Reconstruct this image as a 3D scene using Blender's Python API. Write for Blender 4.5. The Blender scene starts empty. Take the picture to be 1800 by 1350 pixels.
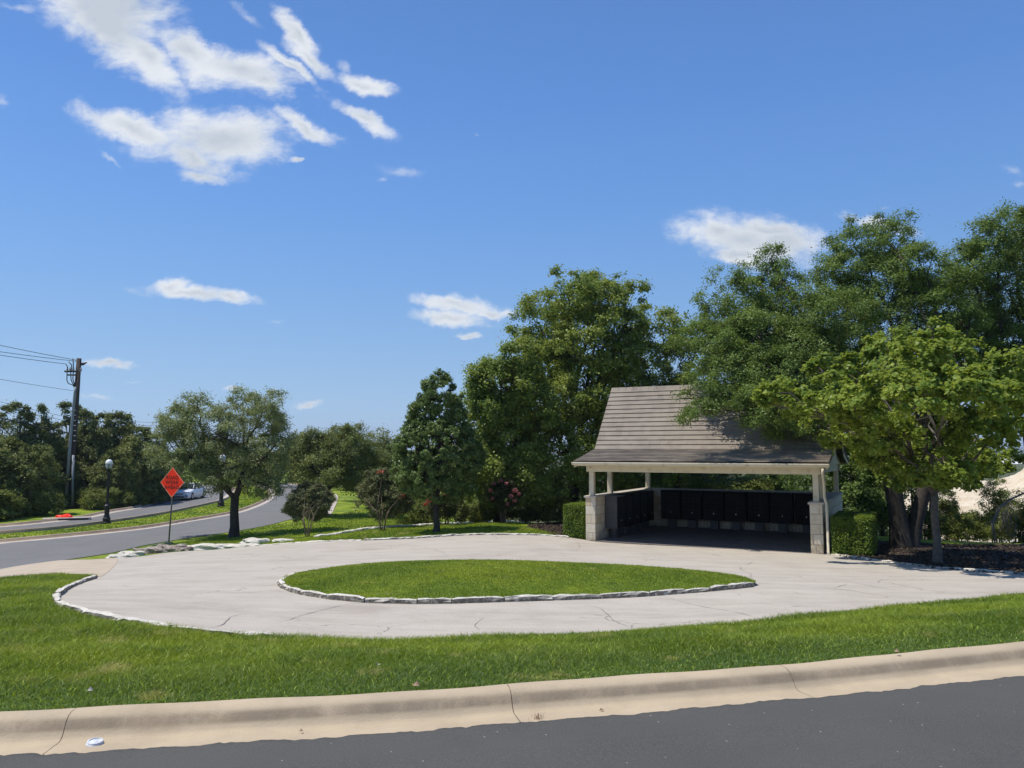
import bpy, bmesh, math, random
import numpy as np
from mathutils import Vector, Matrix
from mathutils.geometry import delaunay_2d_cdt
R = math.radians
S = bpy.context.scene
C = S.collection
rng = np.random.default_rng(7)
random.seed(7)

# ------------------------------------------------------------------ camera
F = 1352.0; PITCH = math.atan(117 / F); CAMZ = 1.8
cam = bpy.data.cameras.new('camera'); co = bpy.data.objects.new('camera', cam); C.objects.link(co)
co.location = (0, 0, CAMZ); co.rotation_euler = (math.pi / 2 + PITCH, 0, 0)
cam.sensor_width = 36; cam.lens = 36 * F / 1800; cam.clip_start = .1; cam.clip_end = 20000
S.camera = co
def ray(px, py):
    v = (675 - py) / F; u = (px - 900) / F
    return np.array([u, math.cos(PITCH) - v * math.sin(PITCH), math.sin(PITCH) + v * math.cos(PITCH)])
def P(px, py, d):
    r = ray(px, py); r = r / r[1] * d
    return np.array([r[0], r[1], r[2] + CAMZ])

# ------------------------------------------------------------------ sun and exposure
SUNEL = 66; SV = Vector((-1, -.12, 0)).normalized() * math.cos(R(SUNEL)); SV.z = math.sin(R(SUNEL))
sl = bpy.data.lights.new('sun', 'SUN'); sl.energy = 4.7; sl.angle = R(.53); sl.color = (1, .955, .89)
so = bpy.data.objects.new('sun', sl); C.objects.link(so); so.rotation_euler = SV.to_track_quat('Z', 'Y').to_euler()
so.location = (0, 0, 60)
S.view_settings.view_transform = 'Standard'; S.view_settings.look = 'None'
S.view_settings.exposure = 0; S.view_settings.gamma = 1; S.view_settings.use_curve_mapping = False
S.cycles.max_bounces = 6; S.cycles.diffuse_bounces = 3; S.cycles.transparent_max_bounces = 8

# ------------------------------------------------------------------ world
W = bpy.data.worlds.new('World'); S.world = W; W.use_nodes = True
nt = W.node_tree; N = nt.nodes; L = nt.links; N.clear()
W.cycles.sampling_method = 'MANUAL'; W.cycles.sample_map_resolution = 512
def nn(t, **k):
    n = N.new(t)
    for a, b in k.items(): setattr(n, a, b)
    return n
sky = nn('ShaderNodeTexSky', sky_type='NISHITA'); sky.sun_disc = False
sky.sun_elevation = R(SUNEL); sky.sun_rotation = math.atan2(SV.x, SV.y)
sky.altitude = 300; sky.air_density = 1.0; sky.dust_density = .1; sky.ozone_density = 3.0
hs = nn('ShaderNodeHueSaturation'); hs.inputs['Saturation'].default_value = 1.12; hs.inputs['Value'].default_value = 1.0
L.new(sky.outputs[0], hs.inputs['Color'])
geo = nn('ShaderNodeTexCoord'); sx = nn('ShaderNodeSeparateXYZ'); L.new(geo.outputs['Generated'], sx.inputs[0])
def M(op, a, b=None, c=None, clamp=False):
    n = nn('ShaderNodeMath', operation=op); n.use_clamp = clamp
    for i, v in enumerate((a, b, c)):
        if v is None: continue
        if isinstance(v, (int, float)): n.inputs[i].default_value = v
        else: L.new(v, n.inputs[i])
    return n.outputs[0]
# blue of a clear summer noon: the Nishita sky tinted by elevation
rp = nn('ShaderNodeValToRGB'); L.new(sx.outputs[2], rp.inputs[0]); el = rp.color_ramp.elements
el[0].position = 0; el[0].color = (.40, .58, .80, 1); el[1].position = 1.0; el[1].color = (.055, .16, .46, 1)
for p_, c_ in ((.04, (.36, .55, .79)), (.10, (.29, .49, .775)), (.20, (.205, .41, .775)), (.30, (.155, .35, .765)), (.42, (.118, .285, .70)), (.54, (.098, .24, .60)), (.65, (.08, .20, .54))):
    q_ = el.new(p_); q_.color = (*c_, 1)
lf = nn('ShaderNodeMapRange'); L.new(sx.outputs[0], lf.inputs[0])
for i_, v_ in ((1, -.6), (2, .5), (3, 1.1), (4, .97)): lf.inputs[i_].default_value = v_
sc_ = nn('ShaderNodeVectorMath', operation='SCALE'); L.new(rp.outputs[0], sc_.inputs[0]); L.new(lf.outputs[0], sc_.inputs['Scale'])
nsc = nn('ShaderNodeVectorMath', operation='SCALE'); L.new(hs.outputs[0], nsc.inputs[0]); nsc.inputs['Scale'].default_value = .125
mxs = nn('ShaderNodeMix', data_type='VECTOR'); mxs.inputs[0].default_value = .92; L.new(nsc.outputs[0], mxs.inputs[4]); L.new(sc_.outputs[0], mxs.inputs[5])
bg = nn('ShaderNodeBackground'); bg.inputs[1].default_value = 1.0; L.new(mxs.outputs[1], bg.inputs[0])
yy = M('MAXIMUM', sx.outputs[1], .05)
u_ = M('DIVIDE', sx.outputs[0], yy); w_ = M('DIVIDE', sx.outputs[2], yy)
cv = nn('ShaderNodeCombineXYZ'); L.new(u_, cv.inputs[0]); L.new(w_, cv.inputs[1])
# gentle domain warp makes the cloud outlines ragged
def noise(vec, scale, detail, rough, dist=0.0):
    n = nn('ShaderNodeTexNoise'); n.inputs['Scale'].default_value = scale; n.inputs['Detail'].default_value = detail
    n.inputs['Roughness'].default_value = rough; n.inputs['Distortion'].default_value = dist
    L.new(vec, n.inputs['Vector']); return n
wn = noise(cv.outputs[0], 10, 8, .65)
wsub = nn('ShaderNodeVectorMath', operation='SUBTRACT'); L.new(wn.outputs['Color'], wsub.inputs[0]); wsub.inputs[1].default_value = (.5, .5, .5)
wsc = nn('ShaderNodeVectorMath', operation='SCALE'); L.new(wsub.outputs[0], wsc.inputs[0]); wsc.inputs['Scale'].default_value = .05
wv = nn('ShaderNodeVectorMath', operation='ADD'); L.new(cv.outputs[0], wv.inputs[0]); L.new(wsc.outputs[0], wv.inputs[1])
CL = [  # px, py, rx, ry, rotation (down to the right positive), thickness
 (190,40,120,62,35,1.0),(260,95,75,34,55,1.0),(205,0,95,60,10,1.0),(330,88,70,26,35,.8),(425,128,105,36,12,1.0),(465,150,60,20,18,.8),
 (520,60,62,17,48,.6),(548,108,60,14,42,.55),(512,118,70,12,38,.5),(428,28,34,11,35,.35),(640,148,55,15,8,.55),(605,125,26,9,50,.4),
 (640,208,50,14,28,.6),(232,225,92,24,18,.95),(385,242,120,44,-2,1.05),(340,270,75,30,25,.8),(355,300,55,16,15,.5),(535,222,60,15,36,.7),(582,240,28,9,5,.4),
 (524,282,16,7,5,.5),(300,150,20,6,60,.2),(190,110,26,8,50,.25),(30,12,34,8,12,.3),(4,180,26,9,20,.35),(195,275,20,5,40,.15),
 (715,300,45,13,10,.15),(680,310,18,7,-10,.2),(345,514,92,13,6,.7),(300,500,40,13,-4,.7),(400,520,40,11,5,.6),
 (800,535,75,15,10,.75),(790,558,68,16,4,.7),(865,550,42,8,3,.5),(823,592,26,6,0,.5),
 (1305,420,95,42,6,1.15),(1370,430,78,40,8,1.1),(1262,408,52,28,0,1.0),(1300,450,60,20,3,1.0),(1345,400,80,18,8,1.0),
 (192,636,48,9,6,.6),(165,696,40,5,4,.2),(238,672,22,4,0,.15),(535,703,26,6,-2,.45),(415,681,17,6,0,.45),(490,563,18,5,0,.12),
 (1552,370,20,5,-5,.2),(1780,308,26,11,20,.22),(1785,325,18,7,0,.2),(1540,395,60,14,15,.5),(1600,412,18,10,0,.25),(838,240,9,4,0,.15)]
acc = None; facc = None
for (px, py, rx, ry, rot, th) in CL:
    c = ray(px, py); c = c / c[1]
    m = nn('ShaderNodeMapping', vector_type='TEXTURE')
    m.inputs['Location'].default_value = (c[0], c[2], 0); m.inputs['Rotation'].default_value = (0, 0, -R(rot))
    m.inputs['Scale'].default_value = (rx / F * 1.4, ry / F * 1.4, 1)
    L.new(wv.outputs[0], m.inputs['Vector'])
    ln = nn('ShaderNodeVectorMath', operation='LENGTH'); L.new(m.outputs[0], ln.inputs[0])
    f = M('MULTIPLY_ADD', ln.outputs['Value'], -1.0, 1.0 - (1 - min(th, 1)) * .22)
    f = M('MULTIPLY', M('MAXIMUM', f, -1.0), 1.0)
    if th < .42: facc = f if facc is None else M('MAXIMUM', facc, f)
    else: acc = f if acc is None else M('MAXIMUM', acc, f)
stv = nn('ShaderNodeMapping'); stv.inputs['Rotation'].default_value = (0, 0, R(28)); stv.inputs['Scale'].default_value = (.62, 1.15, 1); L.new(cv.outputs[0], stv.inputs['Vector'])
n1 = noise(stv.outputs[0], 17, 12, .68, .35)
n2 = noise(stv.outputs[0], 7, 6, .6)
n3 = noise(cv.outputs[0], 15, 10, .6, .2)
nz = M('MULTIPLY_ADD', n1.outputs[0], 2.7, -1.28); nz3 = M('MULTIPLY_ADD', n3.outputs[0], 2.3, -1.0)
def dens(a, lo, hi, nz=nz):
    d = M('ADD', M('MINIMUM', a, .8), nz); m = nn('ShaderNodeMapRange', interpolation_type='SMOOTHSTEP'); L.new(d, m.inputs[0])
    m.inputs['From Min'].default_value = lo; m.inputs['From Max'].default_value = hi; gate = nn('ShaderNodeMapRange', interpolation_type='SMOOTHSTEP'); L.new(a, gate.inputs[0])
    gate.inputs['From Min'].default_value = -.45; gate.inputs['From Max'].default_value = .15
    return d, M('MULTIPLY', m.outputs[0], gate.outputs[0])
nz0 = M('ADD', M('MULTIPLY', nz, .6), M('MULTIPLY', nz3, .42)); d0, mr0 = dens(acc, .05, .8, nz0); d1, mr1 = dens(facc, .05, 1.2)
front = M('GREATER_THAN', sx.outputs[1], .06)
alpha = M('MULTIPLY', M('MAXIMUM', M('MULTIPLY', mr0, .97), M('MULTIPLY', mr1, .45)), front)
ccol = nn('ShaderNodeValToRGB'); ccol.color_ramp.elements[0].position = .25; ccol.color_ramp.elements[0].color = (.92, .95, 1, 1)
ccol.color_ramp.elements[1].position = .85; ccol.color_ramp.elements[1].color = (.60, .66, .74, 1)
e = ccol.color_ramp.elements.new(.5); e.color = (.84, .88, .93, 1)
L.new(M('ADD', M('MULTIPLY', acc, .75), M('MULTIPLY_ADD', n2.outputs[0], 1.3, -.50)), ccol.inputs[0])
cb = nn('ShaderNodeBackground'); L.new(ccol.outputs[0], cb.inputs[0]); cb.inputs[1].default_value = .95
mx = nn('ShaderNodeMixShader'); L.new(alpha, mx.inputs[0]); L.new(bg.outputs[0], mx.inputs[1]); L.new(cb.outputs[0], mx.inputs[2])
wo = nn('ShaderNodeOutputWorld'); L.new(mx.outputs[0], wo.inputs[0])

# ------------------------------------------------------------------ materials
def newmat(name):
    m = bpy.data.materials.new(name); m.use_nodes = True; t = m.node_tree; t.nodes.clear(); return m, t
class T:
    def __init__(s, t): s.t = t
    def n(s, typ, ins=None, **k):
        n = s.t.nodes.new(typ)
        for a, b in k.items(): setattr(n, a, b)
        for a, b in (ins or {}).items():
            if isinstance(b, bpy.types.NodeSocket): s.t.links.new(b, n.inputs[a])
            else: n.inputs[a].default_value = b
        return n
    def math(s, op, a, b=0.0, clamp=False):
        n = s.n('ShaderNodeMath', {0: a, 1: b}, operation=op); n.use_clamp = clamp; return n.outputs[0]
    def mix(s, f, a, b):
        n = s.n('ShaderNodeMix', data_type='RGBA')
        for i, v in ((0, f), (6, a), (7, b)):
            if isinstance(v, bpy.types.NodeSocket): s.t.links.new(v, n.inputs[i])
            else: n.inputs[i].default_value = v if not isinstance(v, tuple) else (*v[:3], 1)
        return n.outputs[2]
    def noise(s, vec, sc, det=4, ro=.55):
        return s.n('ShaderNodeTexNoise', {'Vector': vec, 'Scale': sc, 'Detail': det, 'Roughness': ro}).outputs[0]
    def ramp(s, f, a, b):
        return s.n('ShaderNodeMapRange', {0: f, 1: a, 2: b}, interpolation_type='SMOOTHSTEP').outputs[0]
    def out(s, sh): s.n('ShaderNodeOutputMaterial', {0: sh})
def simple(name, c1, c2=None, sc=6, rough=.8, bump=0, bsc=40, metal=0, spec=.4, world=False, dirt=None):
    m, t = newmat(name); g = T(t)
    tc = g.n('ShaderNodeTexCoord').outputs['Object'] if not world else g.n('ShaderNodeNewGeometry').outputs['Position']
    col = (*c1, 1)
    if c2: col = g.mix(g.ramp(g.noise(tc, sc, 6, .6), .3, .7), c1, c2)
    if dirt: col = g.mix(g.ramp(g.noise(tc, dirt[1], 8, .65), .5, .78), col, dirt[0])
    ins = {'Base Color': col, 'Roughness': rough, 'Metallic': metal, 'Specular IOR Level': spec}
    if bump: ins['Normal'] = g.n('ShaderNodeBump', {'Height': g.noise(tc, bsc, 6, .6), 'Strength': bump, 'Distance': .02}).outputs[0]
    g.out(g.n('ShaderNodeBsdfPrincipled', ins).outputs[0]); return m
def leafmat(name, ca, cb_, cc, trans=.3, rough=.5, bigscale=.6):
    m, t = newmat(name); g = T(t)
    a = g.n('ShaderNodeAttribute', attribute_name='rnd').outputs['Fac']
    pos = g.n('ShaderNodeNewGeometry').outputs['Position']
    base = g.mix(g.ramp(g.noise(pos, bigscale, 3), .35, .65), ca, cb_)
    col = g.mix(g.ramp(a, .55, 1.0), base, cc)
    pb = g.n('ShaderNodeBsdfPrincipled', {'Base Color': col, 'Roughness': rough, 'Specular IOR Level': .14}).outputs[0]
    tcol = g.mix(.5, col, tuple(min(1, x * 1.7) for x in (cc[0], cc[1], cc[2] * .5)))
    tr = g.n('ShaderNodeBsdfTranslucent', {'Color': tcol}).outputs[0]
    g.out(g.n('ShaderNodeMixShader', {0: trans, 1: pb, 2: tr}).outputs[0]); return m
def grassmat(name, dark, light, dry, dryth=.62, soil=False):
    m, t = newmat(name); g = T(t)
    pos = g.n('ShaderNodeNewGeometry').outputs['Position']
    a = g.n('ShaderNodeAttribute', attribute_name='rnd').outputs['Fac']
    big = g.ramp(g.noise(pos, .45, 4, .6), .38, .62); fine = g.ramp(g.noise(pos, 26, 5, .7), .25, .75)
    col = g.mix(big, dark, light)
    col = g.mix(g.math('MULTIPLY', g.ramp(g.noise(pos, 1.9, 5, .65), .5, .68), .55), col, (.05, .125, .022))
    col = g.mix(g.math('MULTIPLY', fine, .45), col, tuple(c * .45 for c in dark))
    if name == 'grass_blades' or name == 'turf':     # a duller, bluer grass grows in the strip along the street kerb
        sp = g.n('ShaderNodeSeparateXYZ', {0: pos}); s_ = g.math('SUBTRACT', sp.outputs[1], g.math('MULTIPLY', sp.outputs[0], .216))
        kb_ = g.math('SUBTRACT', 1.0, g.ramp(g.math('ADD', s_, g.math('MULTIPLY', g.noise(pos, .9, 5, .6), -2.4)), 5.0, 6.1))
        col = g.mix(g.math('MULTIPLY', kb_, .8), col, (.105, .175, .045))
    dr = g.ramp(g.noise(pos, 1.3, 5, .65), dryth, dryth + .12)
    col = g.mix(g.math('MULTIPLY', dr, .75), col, dry)
    col = g.mix(g.ramp(a, .86, 1.0), col, tuple(min(1, c * 1.5 + .03) for c in light))
    if soil and name == 'turf':
        sp = g.n('ShaderNodeSeparateXYZ', {0: pos}); far_ = g.ramp(sp.outputs[1], 42.0, 70.0); rt = g.ramp(sp.outputs[0], -8.0, 4.0)
        wild = g.mix(g.ramp(g.noise(pos, .12, 6, .7), .4, .6), (.05, .075, .025), (.14, .14, .06))
        col = g.mix(g.math('MULTIPLY', far_, rt), col, wild)
    if soil:
        h = g.n('ShaderNodeBump', {'Height': g.noise(pos, 60, 5, .7), 'Strength': .8, 'Distance': .04}).outputs[0]
        g.out(g.n('ShaderNodeBsdfPrincipled', {'Base Color': col, 'Roughness': .85, 'Specular IOR Level': .15, 'Normal': h}).outputs[0])
    else:
        pb = g.n('ShaderNodeBsdfPrincipled', {'Base Color': col, 'Roughness': .5, 'Specular IOR Level': .3}).outputs[0]
        tr = g.n('ShaderNodeBsdfTranslucent', {'Color': g.mix(.35, col, (light[0] * 1.8, light[1] * 1.7, light[2]))}).outputs[0]
        g.out(g.n('ShaderNodeMixShader', {0: .35, 1: pb, 2: tr}).outputs[0])
    return m
GD, GL, GY = (.13, .205, .016), (.31, .38, .026), (.50, .42, .16)
m_ground = grassmat('turf', GD, GL, GY, .56, soil=True)
m_blade = grassmat('grass_blades', GD, GL, GY, .57)
m_islground = grassmat('island_turf', (.16, .235, .022), (.29, .345, .03), GY, .64, soil=True)
m_isl = grassmat('island_blades', (.165, .245, .022), (.30, .36, .03), GY, .64)
def asphalt(name, c, speck):
    m, t = newmat(name); g = T(t); pos = g.n('ShaderNodeNewGeometry').outputs['Position']
    col = g.mix(g.ramp(g.noise(pos, .8, 4, .6), .3, .7), c, tuple(x * 1.22 for x in c))
    col = g.mix(g.ramp(g.noise(pos, 130, 3, .7), .42, .72), col, tuple(x * 1.9 for x in c))
    vo = g.n('ShaderNodeTexVoronoi', {'Vector': pos, 'Scale': 9.0}).outputs['Distance']
    col = g.mix(g.math('LESS_THAN', vo, speck), col, (.45, .44, .42))
    b = g.n('ShaderNodeBump', {'Height': g.noise(pos, 170, 4, .7), 'Strength': .5, 'Distance': .006}).outputs[0]
    g.out(g.n('ShaderNodeBsdfPrincipled', {'Base Color': col, 'Roughness': .78, 'Specular IOR Level': .35, 'Normal': b}).outputs[0]); return m
m_street = asphalt('street_asphalt', (.062, .059, .051), .045)
m_road = asphalt('boulevard_asphalt', (.125, .119, .11), .0)
def drivemat():
    m, t = newmat('worn_drive'); g = T(t); pos = g.n('ShaderNodeNewGeometry').outputs['Position']
    mp = g.n('ShaderNodeMapping', {'Vector': pos, 'Rotation': (0, 0, R(18)), 'Scale': (.35, 1.6, 1)}).outputs[0]
    col = g.mix(g.ramp(g.noise(mp, 1.6, 7, .65), .3, .72), (.53, .472, .38), (.425, .372, .30))
    col = g.mix(g.math('MULTIPLY', g.ramp(g.noise(pos, .33, 4, .6), .5, .72), .6), col, (.34, .28, .225))
    col = g.mix(g.math('MULTIPLY', g.ramp(g.noise(mp, 4.5, 8, .75), .56, .74), .5), col, (.24, .21, .19))
    col = g.mix(g.math('MULTIPLY', g.ramp(g.noise(pos, 1.1, 8, .7), .45, .62), .4), col, (.56, .50, .42))
    col = g.mix(g.math('MULTIPLY', g.ramp(g.noise(pos, 45, 4, .8), .35, .75), .55), col, (.27, .24, .205))
    wp = g.n('ShaderNodeVectorMath', {0: pos, 1: g.n('ShaderNodeVectorMath', {0: g.n('ShaderNodeTexNoise', {'Vector': pos, 'Scale': 1.4, 'Detail': 6.0}).outputs[1], 3: .9}, operation='SCALE').outputs[0]}, operation='ADD').outputs[0]
    ve = g.n('ShaderNodeTexVoronoi', {'Vector': wp, 'Scale': .42}, feature='DISTANCE_TO_EDGE').outputs['Distance']
    ck = g.math('MULTIPLY', g.math('SUBTRACT', 1.0, g.ramp(ve, .0015, .006)), g.ramp(g.noise(pos, .5, 3, .5), .46, .6))
    col = g.mix(g.math('MULTIPLY', ck, .6), col, (.13, .11, .09))
    b = g.n('ShaderNodeBump', {'Height': g.noise(pos, 110, 4, .7), 'Strength': .35, 'Distance': .006}).outputs[0]
    g.out(g.n('ShaderNodeBsdfPrincipled', {'Base Color': col, 'Roughness': .85, 'Specular IOR Level': .25, 'Normal': b}).outputs[0]); return m
m_drive = drivemat()
m_apron = simple('tan_apron', (.50, .405, .29), (.42, .34, .245), 2.0, .85, .3, 90, world=True)
def kerbmat():
    m, t = newmat('tan_kerb_concrete'); g = T(t); pos = g.n('ShaderNodeNewGeometry').outputs['Position']
    col = g.mix(g.ramp(g.noise(pos, 1.8, 6, .65), .3, .7), (.54, .43, .285), (.45, .36, .24))
    st = g.n('ShaderNodeMapping', {'Vector': pos, 'Scale': (1, 1, .35)}).outputs[0]
    z = g.n('ShaderNodeSeparateXYZ', {0: pos}).outputs[2]
    band = g.math('MULTIPLY', g.ramp(z, .03, .055), g.math('SUBTRACT', 1.0, g.ramp(z, .088, .116)))
    band = g.math('MULTIPLY', band, g.ramp(g.noise(st, 3.0, 7, .7), .22, .62))
    col = g.mix(g.math('MULTIPLY', band, .62), col, (.17, .125, .085))
    col = g.mix(g.ramp(g.noise(pos, 38, 5, .75), .62, .8), col, (.62, .52, .38))
    col = g.mix(g.ramp(g.noise(pos, 55, 4, .7), .66, .78), col, (.22, .17, .12))
    vo = g.n('ShaderNodeTexVoronoi', {'Vector': pos, 'Scale': 75.0}).outputs['Distance']
    col = g.mix(g.math('MULTIPLY', g.math('LESS_THAN', vo, .16), .45), col, (.28, .22, .16))
    dk = g.math('MULTIPLY', g.ramp(g.noise(pos, .7, 6, .7), .5, .75), .35); col = g.mix(dk, col, (.33, .24, .15))
    b = g.n('ShaderNodeBump', {'Height': g.noise(pos, 70, 8, .75), 'Strength': .8, 'Distance': .008}).outputs[0]
    g.out(g.n('ShaderNodeBsdfPrincipled', {'Base Color': col, 'Roughness': .85, 'Specular IOR Level': .25, 'Normal': b}).outputs[0]); return m
m_kerb = kerbmat()
m_kerbfar = simple('road_kerb', (.40, .30, .20), (.30, .22, .15), 2, .85, .2, 60, world=True)
m_gutter = simple('road_gutter', (.50, .43, .36), (.42, .36, .29), 2, .85, .2, 60, world=True)
m_joint = simple('joint_dirt', (.16, .11, .07), (.24, .17, .11), 20, .95, world=True)
m_stone = simple('limestone', (.72, .68, .58), (.55, .49, .38), 5, .85, .8, 22, dirt=((.24, .19, .14), 7))
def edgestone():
    m, t = newmat('weathered_limestone_shaded_sides'); g = T(t); tc = g.n('ShaderNodeTexCoord').outputs['Object']; pos = g.n('ShaderNodeNewGeometry'); nz = g.n('ShaderNodeSeparateXYZ', {0: pos.outputs['True Normal']}).outputs[2]
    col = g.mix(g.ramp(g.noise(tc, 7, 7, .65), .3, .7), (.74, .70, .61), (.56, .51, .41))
    side = g.math('SUBTRACT', 1.0, g.ramp(nz, .25, .7))      # shade of the steep faces painted into the colour, with some dirt
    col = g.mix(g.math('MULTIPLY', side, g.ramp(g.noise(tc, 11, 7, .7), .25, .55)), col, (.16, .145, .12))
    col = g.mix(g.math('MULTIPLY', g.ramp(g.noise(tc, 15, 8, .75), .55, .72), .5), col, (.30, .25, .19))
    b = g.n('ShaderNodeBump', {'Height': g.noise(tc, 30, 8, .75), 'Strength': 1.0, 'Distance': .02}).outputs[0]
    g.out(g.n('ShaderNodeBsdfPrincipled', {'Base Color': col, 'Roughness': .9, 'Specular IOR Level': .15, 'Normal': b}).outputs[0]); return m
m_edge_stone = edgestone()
m_stonew = simple('white_limestone', (.70, .66, .57), (.55, .50, .40), 6, .85, .9, 25, dirt=((.33, .27, .2), 9))
m_mulch = simple('dark_mulch', (.022, .016, .012), (.06, .042, .03), 14, .95, 1.0, 60, world=True)
m_crack = simple('crack_dark', (.16, .135, .115), (.24, .21, .18), 8, .95, world=True)
m_bark = simple('grey_bark', (.085, .068, .052), (.16, .135, .11), 9, .9, 1.0, 30)
m_barkd = simple('dark_bark', (.035, .028, .022), (.07, .057, .045), 9, .9, 1.0, 30)
m_stem = simple('smooth_bark', (.20, .14, .09), (.13, .09, .06), 8, .7, .3, 30)

# ------------------------------------------------------------------ helpers
def tag(o, label=None, cat=None, group=None, kind=None):
    if label: o['label'] = label
    if cat: o['category'] = cat
    if group: o['group'] = group
    if kind: o['kind'] = kind
    return o
def empty(name, loc, rz=0, **k):
    o = bpy.data.objects.new(name, None); C.objects.link(o); o.location = tuple(loc); o.rotation_euler = (0, 0, rz)
    o.empty_display_size = .3
    return tag(o, **k)
def fast_mesh(name, V, Fc, mat, parent=None, rnd=None, smooth=False, n=None):
    """V (k,3), Fc (m,n) index array"""
    V = np.asarray(V, dtype=np.float32); Fc = np.asarray(Fc, dtype=np.int32); n = Fc.shape[1]
    me = bpy.data.meshes.new(name); me.vertices.add(len(V)); me.vertices.foreach_set('co', V.ravel())
    me.loops.add(Fc.size); me.loops.foreach_set('vertex_index', Fc.ravel())
    me.polygons.add(len(Fc)); me.polygons.foreach_set('loop_start', np.arange(0, Fc.size, n, dtype=np.int32))
    me.update(calc_edges=True)
    if rnd is not None:
        at = me.attributes.new('rnd', 'FLOAT', 'FACE'); at.data.foreach_set('value', np.asarray(rnd, dtype=np.float32))
    if smooth: me.polygons.foreach_set('use_smooth', np.ones(len(Fc), dtype=bool))
    me.materials.append(mat)
    o = bpy.data.objects.new(name, me); C.objects.link(o)
    if parent: o.parent = parent
    return o
class MB:
    def __init__(s): s.v = []; s.f = []
    def add(s, vs, fs):
        b = len(s.v); s.v += [tuple(map(float, p)) for p in vs]; s.f += [tuple(i + b for i in f) for f in fs]; return s
    def box(s, x0, x1, y0, y1, z0, z1, mat=None):
        vs = [(x, y, z) for z in (z0, z1) for (x, y) in ((x0, y0), (x1, y0), (x1, y1), (x0, y1))]
        if mat is not None: vs = [tuple(mat @ Vector(p)) for p in vs]
        return s.add(vs, [(3, 2, 1, 0), (4, 5, 6, 7), (0, 1, 5, 4), (1, 2, 6, 5), (2, 3, 7, 6), (3, 0, 4, 7)])
    def tube(s, pts, rad, n=8, caps=True):
        pts = [Vector(tuple(map(float, p))) for p in pts]; rad = rad if hasattr(rad, '__len__') else [rad] * len(pts)
        vs = []; t0 = None
        for i, p in enumerate(pts):
            t = (pts[min(i + 1, len(pts) - 1)] - pts[max(i - 1, 0)])
            t = t.normalized() if t.length > 1e-9 else Vector((0, 0, 1))
            if t0 is None:
                a = t.orthogonal().normalized()
            else:
                a = (a - t * a.dot(t)); a = a.normalized() if a.length > 1e-6 else t.orthogonal().normalized()
            t0 = t; b = t.cross(a)
            for k in range(n):
                q = 2 * math.pi * k / n; vs.append(p + (a * math.cos(q) + b * math.sin(q)) * rad[i])
        fs = [(i * n + k, i * n + (k + 1) % n, (i + 1) * n + (k + 1) % n, (i + 1) * n + k) for i in range(len(pts) - 1) for k in range(n)]
        if caps: fs += [tuple(range(n - 1, -1, -1)), tuple((len(pts) - 1) * n + k for k in range(n))]
        return s.add(vs, fs)
    def lathe(s, prof, n=16, c=(0, 0, 0)):
        return s.tube([(c[0], c[1], c[2] + z + 1e-5 * i) for i, (r, z) in enumerate(prof)], [max(r, 1e-4) for r, z in prof], n) if all(prof[i + 1][1] > prof[i][1] for i in range(len(prof) - 1)) else s._lathe(prof, n, c)
    def _lathe(s, prof, n, c):
        vs = [(c[0] + r * math.cos(2 * math.pi * k / n), c[1] + r * math.sin(2 * math.pi * k / n), c[2] + z) for r, z in prof for k in range(n)]
        fs = [(i * n + k, i * n + (k + 1) % n, (i + 1) * n + (k + 1) % n, (i + 1) * n + k) for i in range(len(prof) - 1) for k in range(n)]
        fs += [tuple(range(n - 1, -1, -1)), tuple((len(prof) - 1) * n + k for k in range(n))]
        return s.add(vs, fs)
    def prism(s, poly, axis, a0, a1):
        """poly in the plane across axis; extruded a0..a1"""
        def mk(p, a): return (a, p[0], p[1]) if axis == 'x' else ((p[0], a, p[1]) if axis == 'y' else (p[0], p[1], a))
        n = len(poly); vs = [mk(p, a0) for p in poly] + [mk(p, a1) for p in poly]
        return s.add(vs, [tuple(range(n - 1, -1, -1)), tuple(range(n, 2 * n))] + [(i, (i + 1) % n, n + (i + 1) % n, n + i) for i in range(n)])
    def build(s, name, mat, parent=None, smooth=False, bevel=0, fix=True):
        me = bpy.data.meshes.new(name); me.from_pydata(s.v, [], s.f)
        if fix or bevel:
            bm = bmesh.new(); bm.from_mesh(me)
            bmesh.ops.recalc_face_normals(bm, faces=bm.faces[:])
            if bevel: bmesh.ops.bevel(bm, geom=[e for e in bm.edges if e.calc_face_angle(0) > .6], offset=bevel, segments=2, affect='EDGES', profile=.6)
            bm.to_mesh(me); bm.free()
        if smooth:
            me.polygons.foreach_set('use_smooth', [True] * len(me.polygons))
        me.materials.append(mat)
        o = bpy.data.objects.new(name, me); C.objects.link(o)
        if parent: o.parent = parent
        return o

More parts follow.
